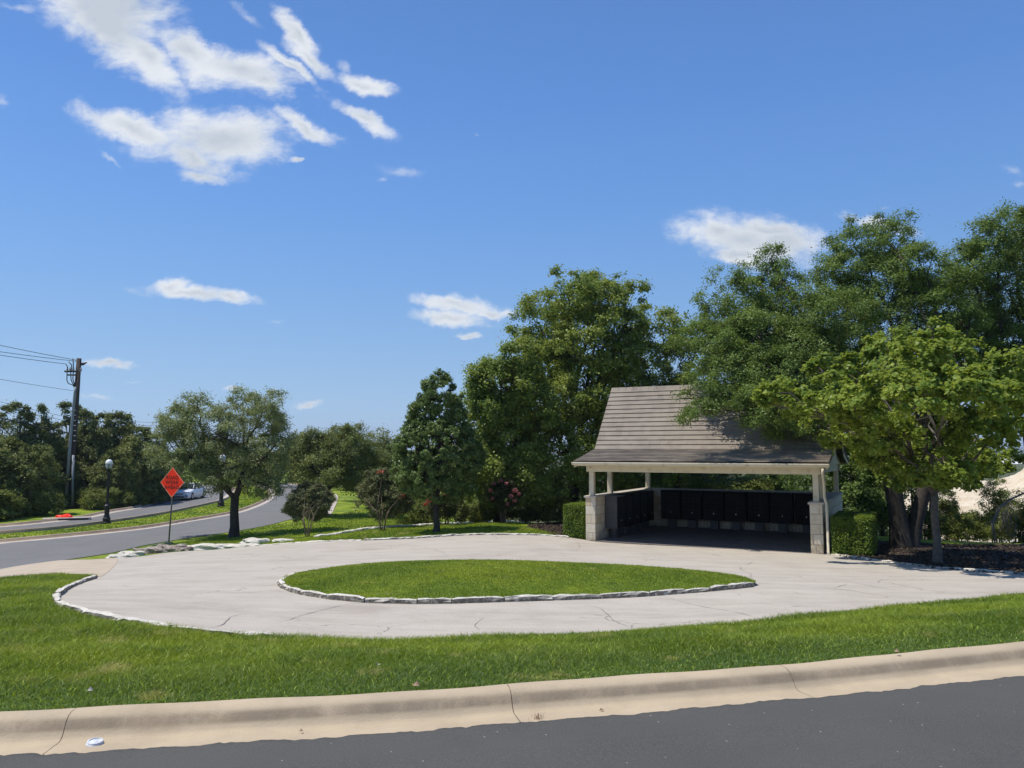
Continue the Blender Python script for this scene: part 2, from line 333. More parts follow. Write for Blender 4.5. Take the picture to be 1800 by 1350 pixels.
# ------------------------------------------------------------------ terrain: smooth surface through measured points
def Kedge(x):      # asphalt edge of the street in front
    xc = np.clip(x, -5, 7.5)
    y = 5.235 + .216 * xc + .0125 * xc * xc
    return y + np.where(x < -5, (x + 5) * .105, 0) + np.where(x > 7.5, (x - 7.5) * .405, 0)
KW = .50           # gutter + kerb depth
def Kback(x): return Kedge(x) + KW * 1.03
ctrl = [P(*q) for q in [
 (92,1055,12.0),(170,1017,16.5),(0,1018,17.6),(0,1001,23.0),(-300,1040,19.5),(-300,1003,28),(100,988,23.5),(230,980,25.4),(300,971,26.8),
 (250,1105,9.2),(450,1125,9.2),(700,1130,9.3),(1000,1120,9.6),(1300,1099,10.5),(1600,1068,12.0),(1800,1050,13.2),(2100,1045,14.5),
 (492,1026,14.9),(850,1060,12.6),(1330,1033,14.5),(870,984,19.6),(1130,1000,17.8),
 (0,957,33.0),(0,937,38.5),(0,925,43),(0,905,50),(-400,960,38),(-400,930,50),(187,919,45),(119,890,60),(250,893,57),
 (411,945,33.5),(417,934,36.5),(508,914,43.5),(450,889,55),(404,870,72),(345,877,68),(567,907,47),(650,890,55),(640,872,70),(530,850,98),(600,862,80),
 (380,966,28.2),(540,953,28.6),(640,950,28.4),(640,925,33.5),(767,936,30.2),(830,943,27.8),(930,942,27.6),(740,925,35),(885,918,34.5),(980,925,33),(990,944,27.3),
 (1447,975,23.3),(1620,997,19.8),(1800,1012,17.7),(2100,1010,18.5),(1590,958,25.6),(1700,955,27.2),(1800,955,28),(2100,950,31)]]
FZ = -1.33
for (x, y) in ((2.56, 27.0), (9.35, 23.4), (6, 25.2), (5.8, 33), (12.6, 29.4), (8.5, 28), (7.5, 30)): ctrl.append(np.array([x, y, FZ]))
for (x, y, z) in ((20, 38, -3.6), (28, 44, -5.6), (10, 42, -3.2), (2, 45, -3.0), (34, 34, -4.2), (-3, 48, -2.6), (40, 60, -11), (14, 60, -6.5), (24, 30, -2.0),
                  (0, 70, -5), (-25, 100, -2.8), (-60, 80, -2.5), (-45, 40, -2.0), (-30, 18, -1.0), (20, 16, -.8), (34, 20, -1.3)): ctrl.append(np.array([x, y, z], float))
for x in (-30, -18, -12, -8, -5, -2.5, 0, 2.5, 5, 8, 12, 18, 30):
    k = float(Kback(np.array(float(x)))); ctrl.append(np.array([x, k, .095])); ctrl.append(np.array([x, k + .6, .055]))
ctrl = np.array(ctrl, float)
def _k(r2): return np.where(r2 > 1e-12, r2 * np.log(r2 + 1e-12), 0.0)
_n = len(ctrl); _A = np.zeros((_n + 3, _n + 3))
_d = ((ctrl[:, None, :2] - ctrl[None, :, :2]) ** 2).sum(-1)
_A[:_n, :_n] = _k(_d) + np.eye(_n) * .6; _A[:_n, _n] = 1; _A[:_n, _n + 1:] = ctrl[:, :2]; _A[_n, :_n] = 1; _A[_n + 1:, :_n] = ctrl[:, :2].T
_w = np.linalg.solve(_A, np.concatenate([ctrl[:, 2], [0, 0, 0]]))
def sstep(a, b, x): t = np.clip((x - a) / (b - a), 0, 1); return t * t * (3 - 2 * t)
def gz(x, y):
    x = np.asarray(x, float); y = np.asarray(y, float); sh = np.broadcast(x, y).shape
    X = np.broadcast_to(x, sh).ravel(); Y = np.broadcast_to(y, sh).ravel(); out = np.empty(len(X))
    for i in range(0, len(X), 20000):
        xs, ys = X[i:i + 20000], Y[i:i + 20000]
        d = (xs[:, None] - ctrl[None, :, 0]) ** 2 + (ys[:, None] - ctrl[None, :, 1]) ** 2
        out[i:i + 20000] = _k(d) @ _w[:_n] + _w[_n] + _w[_n + 1] * xs + _w[_n + 2] * ys
    out = np.clip(out, -12, .2)
    a = X / np.maximum(Y, 1); r = np.hypot(X, Y)
    far = -2.7 - sstep(-.12, .25, a) * 20 * sstep(40, 150, r) + sstep(-.1, .3, a) * 16 * sstep(260, 1500, r) * (1 + .2 * np.sin(X * .006 + 1) * np.cos(Y * .004))
    far = np.where(Y < 3, -1.0, far)
    t = sstep(55, 110, r)
    edge = sstep(-3, -.3, Y - Kback(X))            # keep low behind / under the street
    z = out * (1 - t) + far * t
    return z.reshape(sh)
def G(px, py):
    r = ray(px, py); r = r / r[1]; ds = np.concatenate([np.arange(5.2, 40, .05), np.arange(40, 160, .25)])
    zs = CAMZ + r[2] * ds - gz(r[0] * ds, ds); i = np.argmax(zs < 0)
    if not (zs < 0).any(): i = len(ds) - 1
    d = ds[i]
    if i > 0 and zs[i] < 0:
        d = ds[i - 1] + (ds[i] - ds[i - 1]) * zs[i - 1] / (zs[i - 1] - zs[i])
    return np.array([r[0] * d, d])
def smooth_poly(pts, step=.4, closed=True):
    pts = np.array(pts); n = len(pts); out = []
    for i in range(n if closed else n - 1):
        p0, p1, p2, p3 = (pts[(i + k) % n] if closed else pts[min(max(i + k, 0), n - 1)] for k in (-1, 0, 1, 2))
        m = max(1, int(np.linalg.norm(p2 - p1) / step))
        for j in range(m):
            t = j / m; d1 = np.linalg.norm(p2 - p1) + 1e-9
            t1 = (p2 - p0) / (np.linalg.norm(p1 - p0) + d1 + 1e-9) * d1; t2 = (p3 - p1) / (np.linalg.norm(p3 - p2) + d1 + 1e-9) * d1
            out.append((2 * t**3 - 3 * t**2 + 1) * p1 + (t**3 - 2 * t**2 + t) * t1 + (-2 * t**3 + 3 * t**2) * p2 + (t**3 - t**2) * t2)
    if not closed: out.append(pts[-1])
    return np.array(out)
def inside(px, py, poly):
    c = np.zeros(px.shape, bool); n = len(poly); j = n - 1
    for i in range(n):
        xi, yi = poly[i]; xj, yj = poly[j]
        if yi != yj:
            c ^= ((yi > py) != (yj > py)) & (px < (xj - xi) * (py - yi) / (yj - yi) + xi)
        j = i
    return c
def sheet(name, poly, dz, grid, mat, zf=None, kind='structure', label=None):
    lo, hi = poly.min(0), poly.max(0)
    gx, gy = np.meshgrid(np.arange(lo[0], hi[0], grid), np.arange(lo[1], hi[1], grid)); gx = gx.ravel(); gy = gy.ravel()
    k = inside(gx, gy, poly); pts = [Vector(p) for p in poly] + [Vector(p) for p in np.stack([gx[k], gy[k]], 1)]
    nb = len(poly)
    v, e, f, *_ = delaunay_2d_cdt(pts, [(i, (i + 1) % nb) for i in range(nb)], [list(range(nb))], 1, 1e-5)
    v = np.array([(p[0], p[1]) for p in v]); z = (zf or gz)(v[:, 0], v[:, 1]) + dz
    f = np.array([t for t in f if len(t) == 3]); 
    a, b, c = v[f[:, 0]], v[f[:, 1]], v[f[:, 2]]
    cr = (b[:, 0] - a[:, 0]) * (c[:, 1] - a[:, 1]) - (b[:, 1] - a[:, 1]) * (c[:, 0] - a[:, 0])
    f[cr < 0] = f[cr < 0][:, ::-1]
    o = fast_mesh(name, np.column_stack([v, z]), f, mat, smooth=True)
    return tag(o, kind=kind, label=label)
def sweep(name, path, prof, mat, parent=None, dz=0, zf=None, gaps=None, smooth=True):
    """profile [(offset to the left of travel, height)] along XY path"""
    path = np.array(path); d = np.gradient(path, axis=0); d /= np.linalg.norm(d, axis=1)[:, None]; nrm = np.stack([-d[:, 1], d[:, 0]], 1)
    z = (zf or gz)(path[:, 0], path[:, 1]) + dz; V = []
    for (o, h) in prof:
        q = path + nrm * o; V.append(np.column_stack([q, z + h]))
    V = np.stack(V, 1); n, m = V.shape[:2]; idx = np.arange(n * m).reshape(n, m)
    Fc = np.stack([idx[:-1, :-1], idx[1:, :-1], idx[1:, 1:], idx[:-1, 1:]], -1).reshape(-1, 4)
    o = fast_mesh(name, V.reshape(-1, 3), Fc, mat, parent, smooth=smooth); return o

# ground: one sheet; rows follow the street kerb
xs = np.concatenate([-np.geomspace(40, 4000, 16)[::-1], np.arange(-38, 38.1, .45), np.geomspace(40, 4000, 16)])
ss = np.concatenate([-np.geomspace(1.2, 3000, 12)[::-1], [-.6, -.06, -.02, .3, .6], np.arange(1, 45, .45), np.geomspace(46, 5000, 46)])
GX, GSs = np.meshgrid(xs, ss); GY_ = Kback(GX) + GSs
GZ = gz(GX, GY_); GZ = np.where(GSs < -.03, -.25, GZ)
idx = np.arange(GX.size).reshape(GX.shape)
Fc = np.stack([idx[:-1, :-1], idx[:-1, 1:], idx[1:, 1:], idx[1:, :-1]], -1).reshape(-1, 4)
tag(fast_mesh('ground', np.column_stack([GX.ravel(), GY_.ravel(), GZ.ravel()]), Fc, m_ground, smooth=True), kind='structure')

# street in front, kerb and gutter
xr = np.r_[np.arange(-40, -6, .3), np.arange(-6, 8, .035), np.arange(8, 40.1, .3)]; jag = np.zeros_like(xr)
for k, (fq, am) in enumerate(((1.1, .008), (3.7, .008), (9.1, .009), (23, .007))): jag += am * np.sin(xr * fq + k * 1.7)
jag += rng.normal(0, .007, len(xr))
V = []; rows = [1, 0, -.07, -.5, -1.5, -3.5, -8, -11]
for r_ in rows:
    y = Kedge(xr) + (jag + .015 if r_ == 1 else (jag if r_ == 0 else (r_ + jag * .3 if r_ == -.07 else r_))); V.append(np.column_stack([xr, y, np.full_like(xr, {1: -.03, 0: .012}.get(r_, .012 + .012 * min(3, -r_)))]))
V = np.stack(V, 0); idx = np.arange(V.shape[0] * V.shape[1]).reshape(V.shape[:2])
Fc = np.stack([idx[:-1, :-1], idx[1:, :-1], idx[1:, 1:], idx[:-1, 1:]], -1).reshape(-1, 4)
tag(fast_mesh('street', V.reshape(-1, 3), Fc, m_street, smooth=False), kind='structure')
def kline(x0, x1, off=0): 
    x = np.r_[np.arange(x0, x1 - .03, .1), x1]; return np.column_stack([x, Kedge(x) + off])
flat0 = lambda x, y: np.zeros_like(x)
KP = [(-.05, -.02), (0, .006), (.10, .002), (.20, -.003), (.232, .001), (.25, .012), (.268, .034), (.285, .060), (.30, .082), (.32, .104), (.345, .119), (.375, .127), (.42, .129), (.46, .126), (.485, .117), (.497, .10), (.50, -.1)]
jt = [-38, -14.3, -11.2, -8.4, -5.4, -2.78, 0.06, 2.22, 4.9, 8.0, 12, 15, 38]
kb = empty('street_kerb', (0, 0, 0)); kb['kind'] = 'structure'
for a, b in zip(jt[:-1], jt[1:]):
    sg = sweep('kerb_section', kline(a + .0025, b - .0025), KP, m_kerb, kb, zf=flat0)
    me = sg.data; v = np.empty(len(me.vertices) * 3); me.vertices.foreach_get('co', v); v = v.reshape(-1, 3)
    v[:, 2] += .004 * np.sin(v[:, 0] * 2.3) + .0025 * np.sin(v[:, 0] * 7.1 + 1); v[:, 1] += .006 * np.sin(v[:, 0] * 1.9 + .5)
    me.vertices.foreach_set('co', v.ravel())
sweep('kerb_joint_filler', kline(-38, 38), [(-.03, -.03), (.24, -.02), (.29, .045), (.34, .10), (.42, .118), (.49, .10)], m_joint, kb, zf=flat0)

# ------------------------------------------------------------------ loop drive, apron, boulevard
near = [(172,1016),(140,1026),(112,1041),(97,1055),(112,1071),(150,1084),(230,1101),(330,1114),(450,1124),(600,1130),(750,1129),(900,1124),(1050,1115),(1200,1106),(1350,1093),(1500,1077),(1650,1061),(1800,1048),(2000,1040)]
farr = [(2000,1014),(1800,1011),(1700,1004),(1620,996),(1540,985),(1447,974)]
back = [(990,944),(930,941),(850,941),(760,945),(690,949),(640,951),(540,954),(440,961),(380,967),(300,972),(200,983)]
cn, sn = math.cos(-.4875), math.sin(-.4875)
PO = np.array([2.556, 27.0]); ex = np.array([6.79, -3.6]); PW = float(np.linalg.norm(ex)); ex /= PW; ey = np.array([-ex[1], ex[0]]); PD = 6.6
def pv(x, y): return PO + ex * x + ey * y
dn = [G(*p) for p in near]; df = [G(*p) for p in farr]; db = [G(*p) for p in back]
pavf = [pv(PW - .2, .1), pv(PW - .2, .5), pv(.2, .5), pv(.2, .1)]
def opn(p, **k): return smooth_poly(p, closed=False, **k)
drive_poly = np.concatenate([opn(dn), opn(df), np.array(pavf), opn(db), ])
sheet('driveway', drive_poly, .02, .5, m_drive)
apr = [G(*p) for p in [(205,982),(160,985),(107,986),(60,992),(0,1002),(-80,1016),(-160,1034),(-150,1040),(0,1018),(86,1011),(154,1012),(178,1016)]]
sheet('driveway_apron', smooth_poly(apr), .026, .5, m_apron)
# mulch bed right, mulch at the back left of the pavilion
mr_ = [G(*p) for p in [(1475,979),(1540,987),(1620,998),(1700,1006),(1800,1013),(2100,1016),(2100,955),(1800,957),(1700,958),(1600,955),(1520,950)]] 
sheet('mulch_bed', smooth_poly(mr_), .015, .5, m_mulch)
ml_ = [G(*p) for p in [(988,943),(960,936),(925,925),(960,920),(1010,918),(1030,930),(1024,944)]]
sheet('mulch_bed', smooth_poly(ml_), .015, .4, m_mulch)
# boulevard
nc_r = [(-400,1055),(-200,1030),(0,1004),(107,986),(200,972),(250,960),(333,946),(417,934),(470,924),(508,914),(545,903),(572,893),(585,880),(583,870),(566,862),(535,854),(500,850)]
nc_l = [(-400,1000),(-200,978),(0,955),(120,944),(250,930),(333,916.5),(417,901),(458,886),(474,874),(474,866),(462,858),(440,852)]
fc_n = [(-400,962),(-200,952),(0,938),(90,931),(178,920),(240,911),(296,901.5),(345,891),(385,881.5),(405,871),(412,862),(405,856),(390,852)]
fc_f = [(-400,945),(-200,937),(0,926.5),(89,917.5),(145,911),(190,901.5),(246,892),(281,878),(300,868),(318,861),(340,856),(355,852)]
R1, R2, R3, R4 = ([G(*p) for p in q] for q in (nc_r, nc_l, fc_n, fc_f))
A1, A2, A3, A4 = opn(R1, step=1), opn(R2, step=1), opn(R3, step=1), opn(R4, step=1)
sheet('road', np.concatenate([A1, A2[::-1]]), .02, 1.5, m_road)
sheet('road', np.concatenate([A3, A4[::-1]]), .02, 1.5, m_road)
KF = [(-.3, .01), (0, .03), (.03, .13), (.06, .16), (.16, .165), (.19, .14), (.2, -.1)]
GF = [(-.45, .018), (-.28, .036), (.01, .034)]
A1k = opn(R1[13:], step=1)
for nm, pth, sgn in (('near_outer', A1k, -1), ('near_median', A2, 1), ('far_median', A3, -1), ('far_outer', A4, 1)):
    e_ = empty('road_kerb', (0, 0, 0)); e_['kind'] = 'structure'
    sweep('kerb', pth, [(o * sgn, h) for o, h in KF], m_kerbfar, e_)
    sweep('gutter', pth, [(o * sgn, h) for o, h in GF], m_gutter, e_)
# walkway right of the near road
wk = [G(*p) for p in [(570,905),(580,905),(588,893),(593,882),(594,873),(589,868),(588,876),(583,886),(574,897)]]
sheet('walkway', smooth_poly(wk), .02, .8, m_gutter)

# cracks in the drive
cr = [[(345,1112),(385,1103),(405,1088),(432,1081)],[(480,1100),(540,1081),(600,1066),(660,1060)],[(840,1112),(836,1101),(846,1091),(851,1088)],
 [(1110,1106),(1080,1094),(1070,1083),(1062,1074),(1035,1066)],[(1070,1083),(1085,1083)],[(1165,1052),(1220,1065),(1290,1078),(1350,1090)],[(1010,950),(1016,962),(1000,972)],
 [(1326,1025),(1318,1010),(1311,1004),(1308,996),(1270,992)],[(1308,996),(1325,989)],[(1335,1028),(1400,1033),(1470,1038),(1560,1052),(1540,1054)],[(1420,1019),(1500,1026),(1575,1040),(1650,1046)],
 [(1565,1020),(1545,1023),(1550,1028)],[(1470,1037),(1490,1028)],[(170,1022),(260,1009),(360,1000),(440,992)],[(100,1053),(200,1041),(330,1033),(480,1032)],[(450,1004),(520,1007),(545,1011)],[(700,958),(760,966),(790,978)],[(870,1000-20),(880,976)],
 [(575,1125),(560,1119)],[(745,1093),(748,1096)],[(380,1000),(420,990),(520,985),(600,972)],[(205,983),(240,975),(248,972)],[(1130,970),(1160,973)],[(940,965),(1010,972)]]
mb = MB()
for q in cr:
    pp = opn([G(*p) for p in q], step=.12); pp = pp + np.cumsum(rng.normal(0, .016, pp.shape), 0) * .8
    if len(pp) < 2: continue
    d = np.gradient(pp, axis=0); d /= (np.linalg.norm(d, axis=1)[:, None] + 1e-9); nr = np.stack([-d[:, 1], d[:, 0]], 1)
    w = (.0025 + .0055 * rng.random(len(pp))) * np.sin(np.linspace(.25, 2.9, len(pp)))[:, None].T[0]
    a, b = pp + nr * w[:, None], pp - nr * w[:, None]
    vs = np.concatenate([np.column_stack([a, gz(a[:, 0], a[:, 1]) + .026]), np.column_stack([b, gz(b[:, 0], b[:, 1]) + .026])]); n = len(pp)
    mb.add(vs, [(i, i + 1, n + i + 1, n + i) for i in range(n - 1)])
tag(mb.build('driveway_cracks', m_crack), kind='structure')

# ------------------------------------------------------------------ stone edging
def rough_stone(mb, p, q, w, h, z0, z1, jit=.012):
    """rough block lying along p..q"""
    p = Vector((*p, 0)); q = Vector((*q, 0)); d = q - p; ln = d.length; d.normalize(); nrm = Vector((-d.y, d.x, 0))
    nx, ny = max(3, int(ln / .12)), 4; prof = [(-w/2, -.12), (-w/2*1.02, h*.55), (-w/2*.86, h*.93), (-w*.2, h*1.02), (w*.2, h*1.02), (w/2*.86, h*.93), (w/2*1.02, h*.55), (w/2, -.12)]
    vs = []; m = len(prof)
    for i in range(nx + 1):
        t = i / nx; sh = 1 - .14 * (abs(2 * t - 1) ** 6); c = p + d * (ln * t); z = z0 + (z1 - z0) * t
        for (o, hh) in prof:
            j = rng.normal(0, jit, 3); vs.append(c + nrm * (o * sh + j[0]) + d * (j[1] * .6) + Vector((0, 0, z + hh * (sh if hh > 0 else 1) + (j[2] if hh > 0 else 0))))
    fs = [(i * m + k, i * m + k + 1, (i + 1) * m + k + 1, (i + 1) * m + k) for i in range(nx) for k in range(m - 1)]
    fs += [tuple(range(m - 1, -1, -1)), tuple(nx * m + k for k in range(m))]
    return mb.add(vs, fs)
def edging(name, label, path, w, h, lmin, lmax, mat, cat='stone edging', jit=.01, gap=.012):
    path = smooth_poly(path, step=.1, closed=False); seg = np.r_[0, np.cumsum(np.linalg.norm(np.diff(path, axis=0), axis=1))]
    def at(s): return np.array([np.interp(s, seg, path[:, 0]), np.interp(s, seg, path[:, 1])])
    o = at(0); zo = float(gz(o[0], o[1])); root = empty(name, (o[0], o[1], zo), label=label, cat=cat); s = 0
    while s < seg[-1] - .1:
        l = min(rng.uniform(lmin, lmax), seg[-1] - s); p, q = at(s + gap / 2), at(s + l - gap / 2)
        mb = MB(); rough_stone(mb, p - o, q - o, w * rng.uniform(.85, 1.12), h * rng.uniform(.85, 1.15), float(gz(*p)) - zo, float(gz(*q)) - zo, jit)
        mb.build('edging_stone', mat, root, smooth=False); s += l
    return root
isl_n = [(493,1027),(498,1036),(513,1042),(540,1049),(565,1053),(600,1058),(640,1061),(700,1063),(780,1063),(850,1061),(930,1058),(1010,1056),(1080,1053),(1150,1049),(1210,1044),(1270,1039),(1322,1033)]
isl_f = [(1330,1031),(1310,1022),(1260,1014),(1180,1006),(1080,999),(980,994),(880,991),(780,991),(690,994),(620,1000),(570,1006),(530,1013),(502,1020),(493,1027)]
IN = [G(*p) for p in isl_n]; IF = [G(*p) for p in isl_f]
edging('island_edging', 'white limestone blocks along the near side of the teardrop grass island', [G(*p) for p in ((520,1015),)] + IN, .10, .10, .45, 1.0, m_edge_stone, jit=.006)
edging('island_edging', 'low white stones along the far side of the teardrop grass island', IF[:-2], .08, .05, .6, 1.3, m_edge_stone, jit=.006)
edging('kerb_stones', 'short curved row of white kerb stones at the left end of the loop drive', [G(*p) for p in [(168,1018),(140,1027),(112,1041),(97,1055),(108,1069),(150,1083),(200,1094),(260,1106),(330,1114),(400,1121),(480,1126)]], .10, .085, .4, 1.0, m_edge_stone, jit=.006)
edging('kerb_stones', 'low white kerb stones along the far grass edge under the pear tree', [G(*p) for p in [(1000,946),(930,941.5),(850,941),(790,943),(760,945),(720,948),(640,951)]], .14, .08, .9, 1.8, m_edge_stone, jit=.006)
edging('kerb_stones', 'thin pale flat kerb stones beside the bronze shrub', [G(*p) for p in [(636,951),(590,952),(540,954),(490,957),(445,961)]], .16, .05, .7, 1.5, m_stone)
edging('kerb_stones', 'pale kerb stones along the dark mulch under the maple', [G(*p) for p in [(1452,975),(1500,981),(1560,989),(1620,996.5),(1680,1003),(1740,1007),(1800,1010.5),(1950,1013)]], .14, .05, .8, 1.8, m_stone)
edging('bed_edging', 'white stone strip between two lawns behind the crepe myrtles', [G(*p) for p in [(552,945),(575,943),(600,938),(640,932),(680,928),(740,925),(800,921),(860,918),(890,917),(930,918)]], .22, .09, .8, 1.7, m_stonew)
# boulders left
def boulder(name, label, px, py, sx_, sy_, sz_, mat, group=None):
    p = G(px, py); z = float(gz(*p)); bm = bmesh.new(); bmesh.ops.create_icosphere(bm, subdivisions=3, radius=1)
    ph = rng.random(6) * 6
    for v in bm.verts:
        c = v.co.copy(); n_ = 1 + .13 * math.sin(c.x * 4 + ph[0]) * math.cos(c.y * 5 + ph[1]) + .09 * math.sin(c.z * 7 + c.x * 6 + ph[2]) + rng.normal(0, .035)
        c = c * n_; c.z = max(-.3, min(c.z, .55 + .1 * math.sin(c.x * 5 + ph[3]))); v.co = Vector((c.x * sx_, c.y * sy_, c.z * sz_))
    me = bpy.data.meshes.new(name); bm.to_mesh(me); bm.free(); me.materials.append(mat)
    o = bpy.data.objects.new(name, me); C.objects.link(o); o.location = (p[0], p[1], z + .03); o.rotation_euler.z = rng.uniform(-.15, .5); return tag(o, label, 'boulder', group)
gB = 'limestone boulders edging the left lawn'
m_rockd = simple('pitted_rock', (.50, .43, .34), (.13, .09, .07), 7, .9, 1, 18)
for (lab, a) in (('small pale flat boulder at the left tip of the rock row', (212,981,.42,.25,.14,m_stonew)), ('pale boulder second from the left tip of the rock row', (232,977,.45,.28,.2,m_stonew)),
   ('white and brown pitted boulder left of the darkest rock', (262,973,.55,.32,.3,m_rockd)), ('darkest brown pitted boulder directly below the road work sign', (298,969.5,.6,.32,.34,m_rockd)),
   ('small brown broken rock right of the darkest boulder', (324,968.5,.3,.25,.2,m_rockd)), ('long white slab boulder right of the road work sign', (358,966,.85,.4,.26,m_stonew)),
   ('flat tan slab boulder at the right end of the rock row', (412,962,.95,.35,.14,m_stone)), ('pale squarish boulder standing alone on the lawn right of the oak trunk', (450,955,.55,.4,.26,m_stonew)), 
   ('small flat white rock in the lawn by the bronze shrub', (497,952,.4,.25,.12,m_stonew))): boulder('boulder', lab, *a, group=gB)
print('TERRAIN OK', G(1440, 972), gz(9.35, 23.4), G(0,1003))

# ------------------------------------------------------------------ island lawn and grass blades
isl_poly = np.concatenate([opn(IN), opn(IF)[:-1]])
ic = isl_poly.mean(0)
def isl_dist(x, y):      # distance inside the boundary
    P_ = isl_poly; d = np.full(np.shape(x), 1e9)
    for i in range(0, len(P_)): d = np.minimum(d, np.hypot(x - P_[i, 0], y - P_[i, 1]))
    return d
def isl_z(x, y): return gz(x, y) + .085 + .12 * sstep(.0, 1.8, isl_dist(x, y))
sheet('island_lawn', isl_poly, 0, .35, m_islground, zf=isl_z)
def blades(name, xy, z, h, w, mat, label, lean=.5):
    n = len(xy); th = rng.random(n) * 2 * np.pi; ln = rng.random(n) * lean; az = rng.random(n) * 2 * np.pi
    s = np.stack([np.cos(th), np.sin(th), 0 * th], 1); b = np.column_stack([xy, z]); up = np.stack([np.cos(az) * ln, np.sin(az) * ln, np.ones(n)], 1)
    up /= np.linalg.norm(up, axis=1)[:, None]; bend = np.stack([np.cos(az), np.sin(az), -.35 + 0 * az], 1)
    hh = h[:, None]; ww = w[:, None]
    m = b + up * hh * .55; t = b + up * hh * .95 + bend * hh * (.15 + .35 * rng.random(n))[:, None] * lean * 1.4
    V = np.stack([b - s * ww, b + s * ww, m + s * ww * .75, m - s * ww * .75, t + s * ww * .12, t - s * ww * .12], 1).reshape(-1, 3)
    k = np.arange(n)[:, None] * 6; Fq = np.concatenate([k + [0, 1, 2, 3], k + [3, 2, 4, 5]], 1).reshape(-1, 4)
    o = fast_mesh(name, V, Fq, mat, rnd=np.repeat(rng.random(n), 2)); return tag(o, label=label, cat='grass', kind='stuff')
def scatter(poly, dens, dmax=1):
    lo, hi = poly.min(0), poly.max(0); n = int((hi - lo).prod() * dens); p = lo + rng.random((n, 2)) * (hi - lo)
    return p[inside(p[:, 0], p[:, 1], poly)]
def vn(x, y, s, seed=0):   # cheap value noise
    return .5 + .25 * (np.sin(x * s + seed + 1.3 * np.sin(y * s * .7 + seed)) + np.sin(y * s * 1.27 + seed * 2 + 1.1 * np.sin(x * s * .83)))
# foreground strip + left lawn, in view with a margin
fg = []
for (d0, d1, dens) in ((4.6, 7, 6500), (7, 9.5, 5200), (9.5, 13, 3200), (13, 19, 1500)):
    xw = d1 * .78 + 4; n = int(2 * xw * (d1 - d0) * dens); p = np.stack([rng.uniform(-xw, xw, n), rng.uniform(d0, d1, n)], 1)
    k = (p[:, 1] > Kback(p[:, 0]) - .015) & ((np.abs(p[:, 0]) < p[:, 1] * .76 + .3) | ((np.abs(p[:, 0]) < p[:, 1] * .76 + 4) & (rng.random(n) < .4))); p = p[k]
    near_side = ~inside(p[:, 0], p[:, 1], drive_poly) & ~inside(p[:, 0], p[:, 1], np.array(smooth_poly(apr)))
    # only the street side of the drive
    far_cut = np.concatenate([opn(dn), [[30, 12], [30, 3], [-30, 3], [-30, 17.8]], [G(0, 1018)], [G(100, 1011)], [G(160, 1013)]])
    p = p[near_side & inside(p[:, 0], p[:, 1], far_cut)]; fg.append(np.column_stack([p, np.full(len(p), d0)]))
fg = np.concatenate(fg); x, y, dd = fg.T
s_ = y - Kback(x)
hgt = (.028 + .04 * sstep(.1, 1.1, s_)) * (.7 + .7 * rng.random(len(x))) * (.75 + .6 * vn(x, y, 3.1, 2)) * (1 + .35 * vn(x, y, .9, 5) * sstep(.8, 2, s_))
blades('grass', fg[:, :2], gz(x, y) - .004, hgt, (.0022 + .0007 * np.sqrt(dd)) * (.7 + .6 * rng.random(len(x))), m_blade, 'green lawn grass between the street kerb and the loop drive', .75)
p = scatter(isl_poly, 2600); x, y = p.T; z = isl_z(x, y)
blades('grass', p, z - .003, .032 * (.6 + .8 * rng.random(len(x))) * (.8 + .4 * vn(x, y, 2, 1)), .005 * (.7 + .6 * rng.random(len(x))), m_isl, 'short mown grass on the teardrop island', .8)
# lawns further back: wider, sparser blades
def lawn(pxpoly, dens, h, w, label):
    q = smooth_poly([G(*p) for p in pxpoly], step=1); p = scatter(q, dens); x, y = p.T
    k = ~inside(x, y, drive_poly); p = p[k]; x, y = p.T
    blades('grass', p, gz(x, y), h * (.6 + .8 * rng.random(len(x))), w * (.7 + .6 * rng.random(len(x))), m_blade, label, .7)
lawn([(215,980),(300,968),(380,963),(440,958),(540,952),(640,949),(760,943),(850,939),(930,939),(985,941),(920,925),(860,919),(700,927),(600,938),(540,945),(420,938),(300,957)], 450, .055, .012, 'lawn grass between the loop drive and the white stone strip')
lawn([(0,955),(120,943),(250,929),(333,915),(417,900),(458,885),(470,874),(462,866),(420,866),(385,884),(296,903),(178,922),(90,933),(0,940)], 60, .07, .025, 'mown grass on the road median')
lawn([(420,936),(510,918),(560,906),(600,903),(650,893),(700,905),(745,922),(600,937),(540,943)], 90, .06, .02, 'mown lawn under the roadside oak by the walkway')

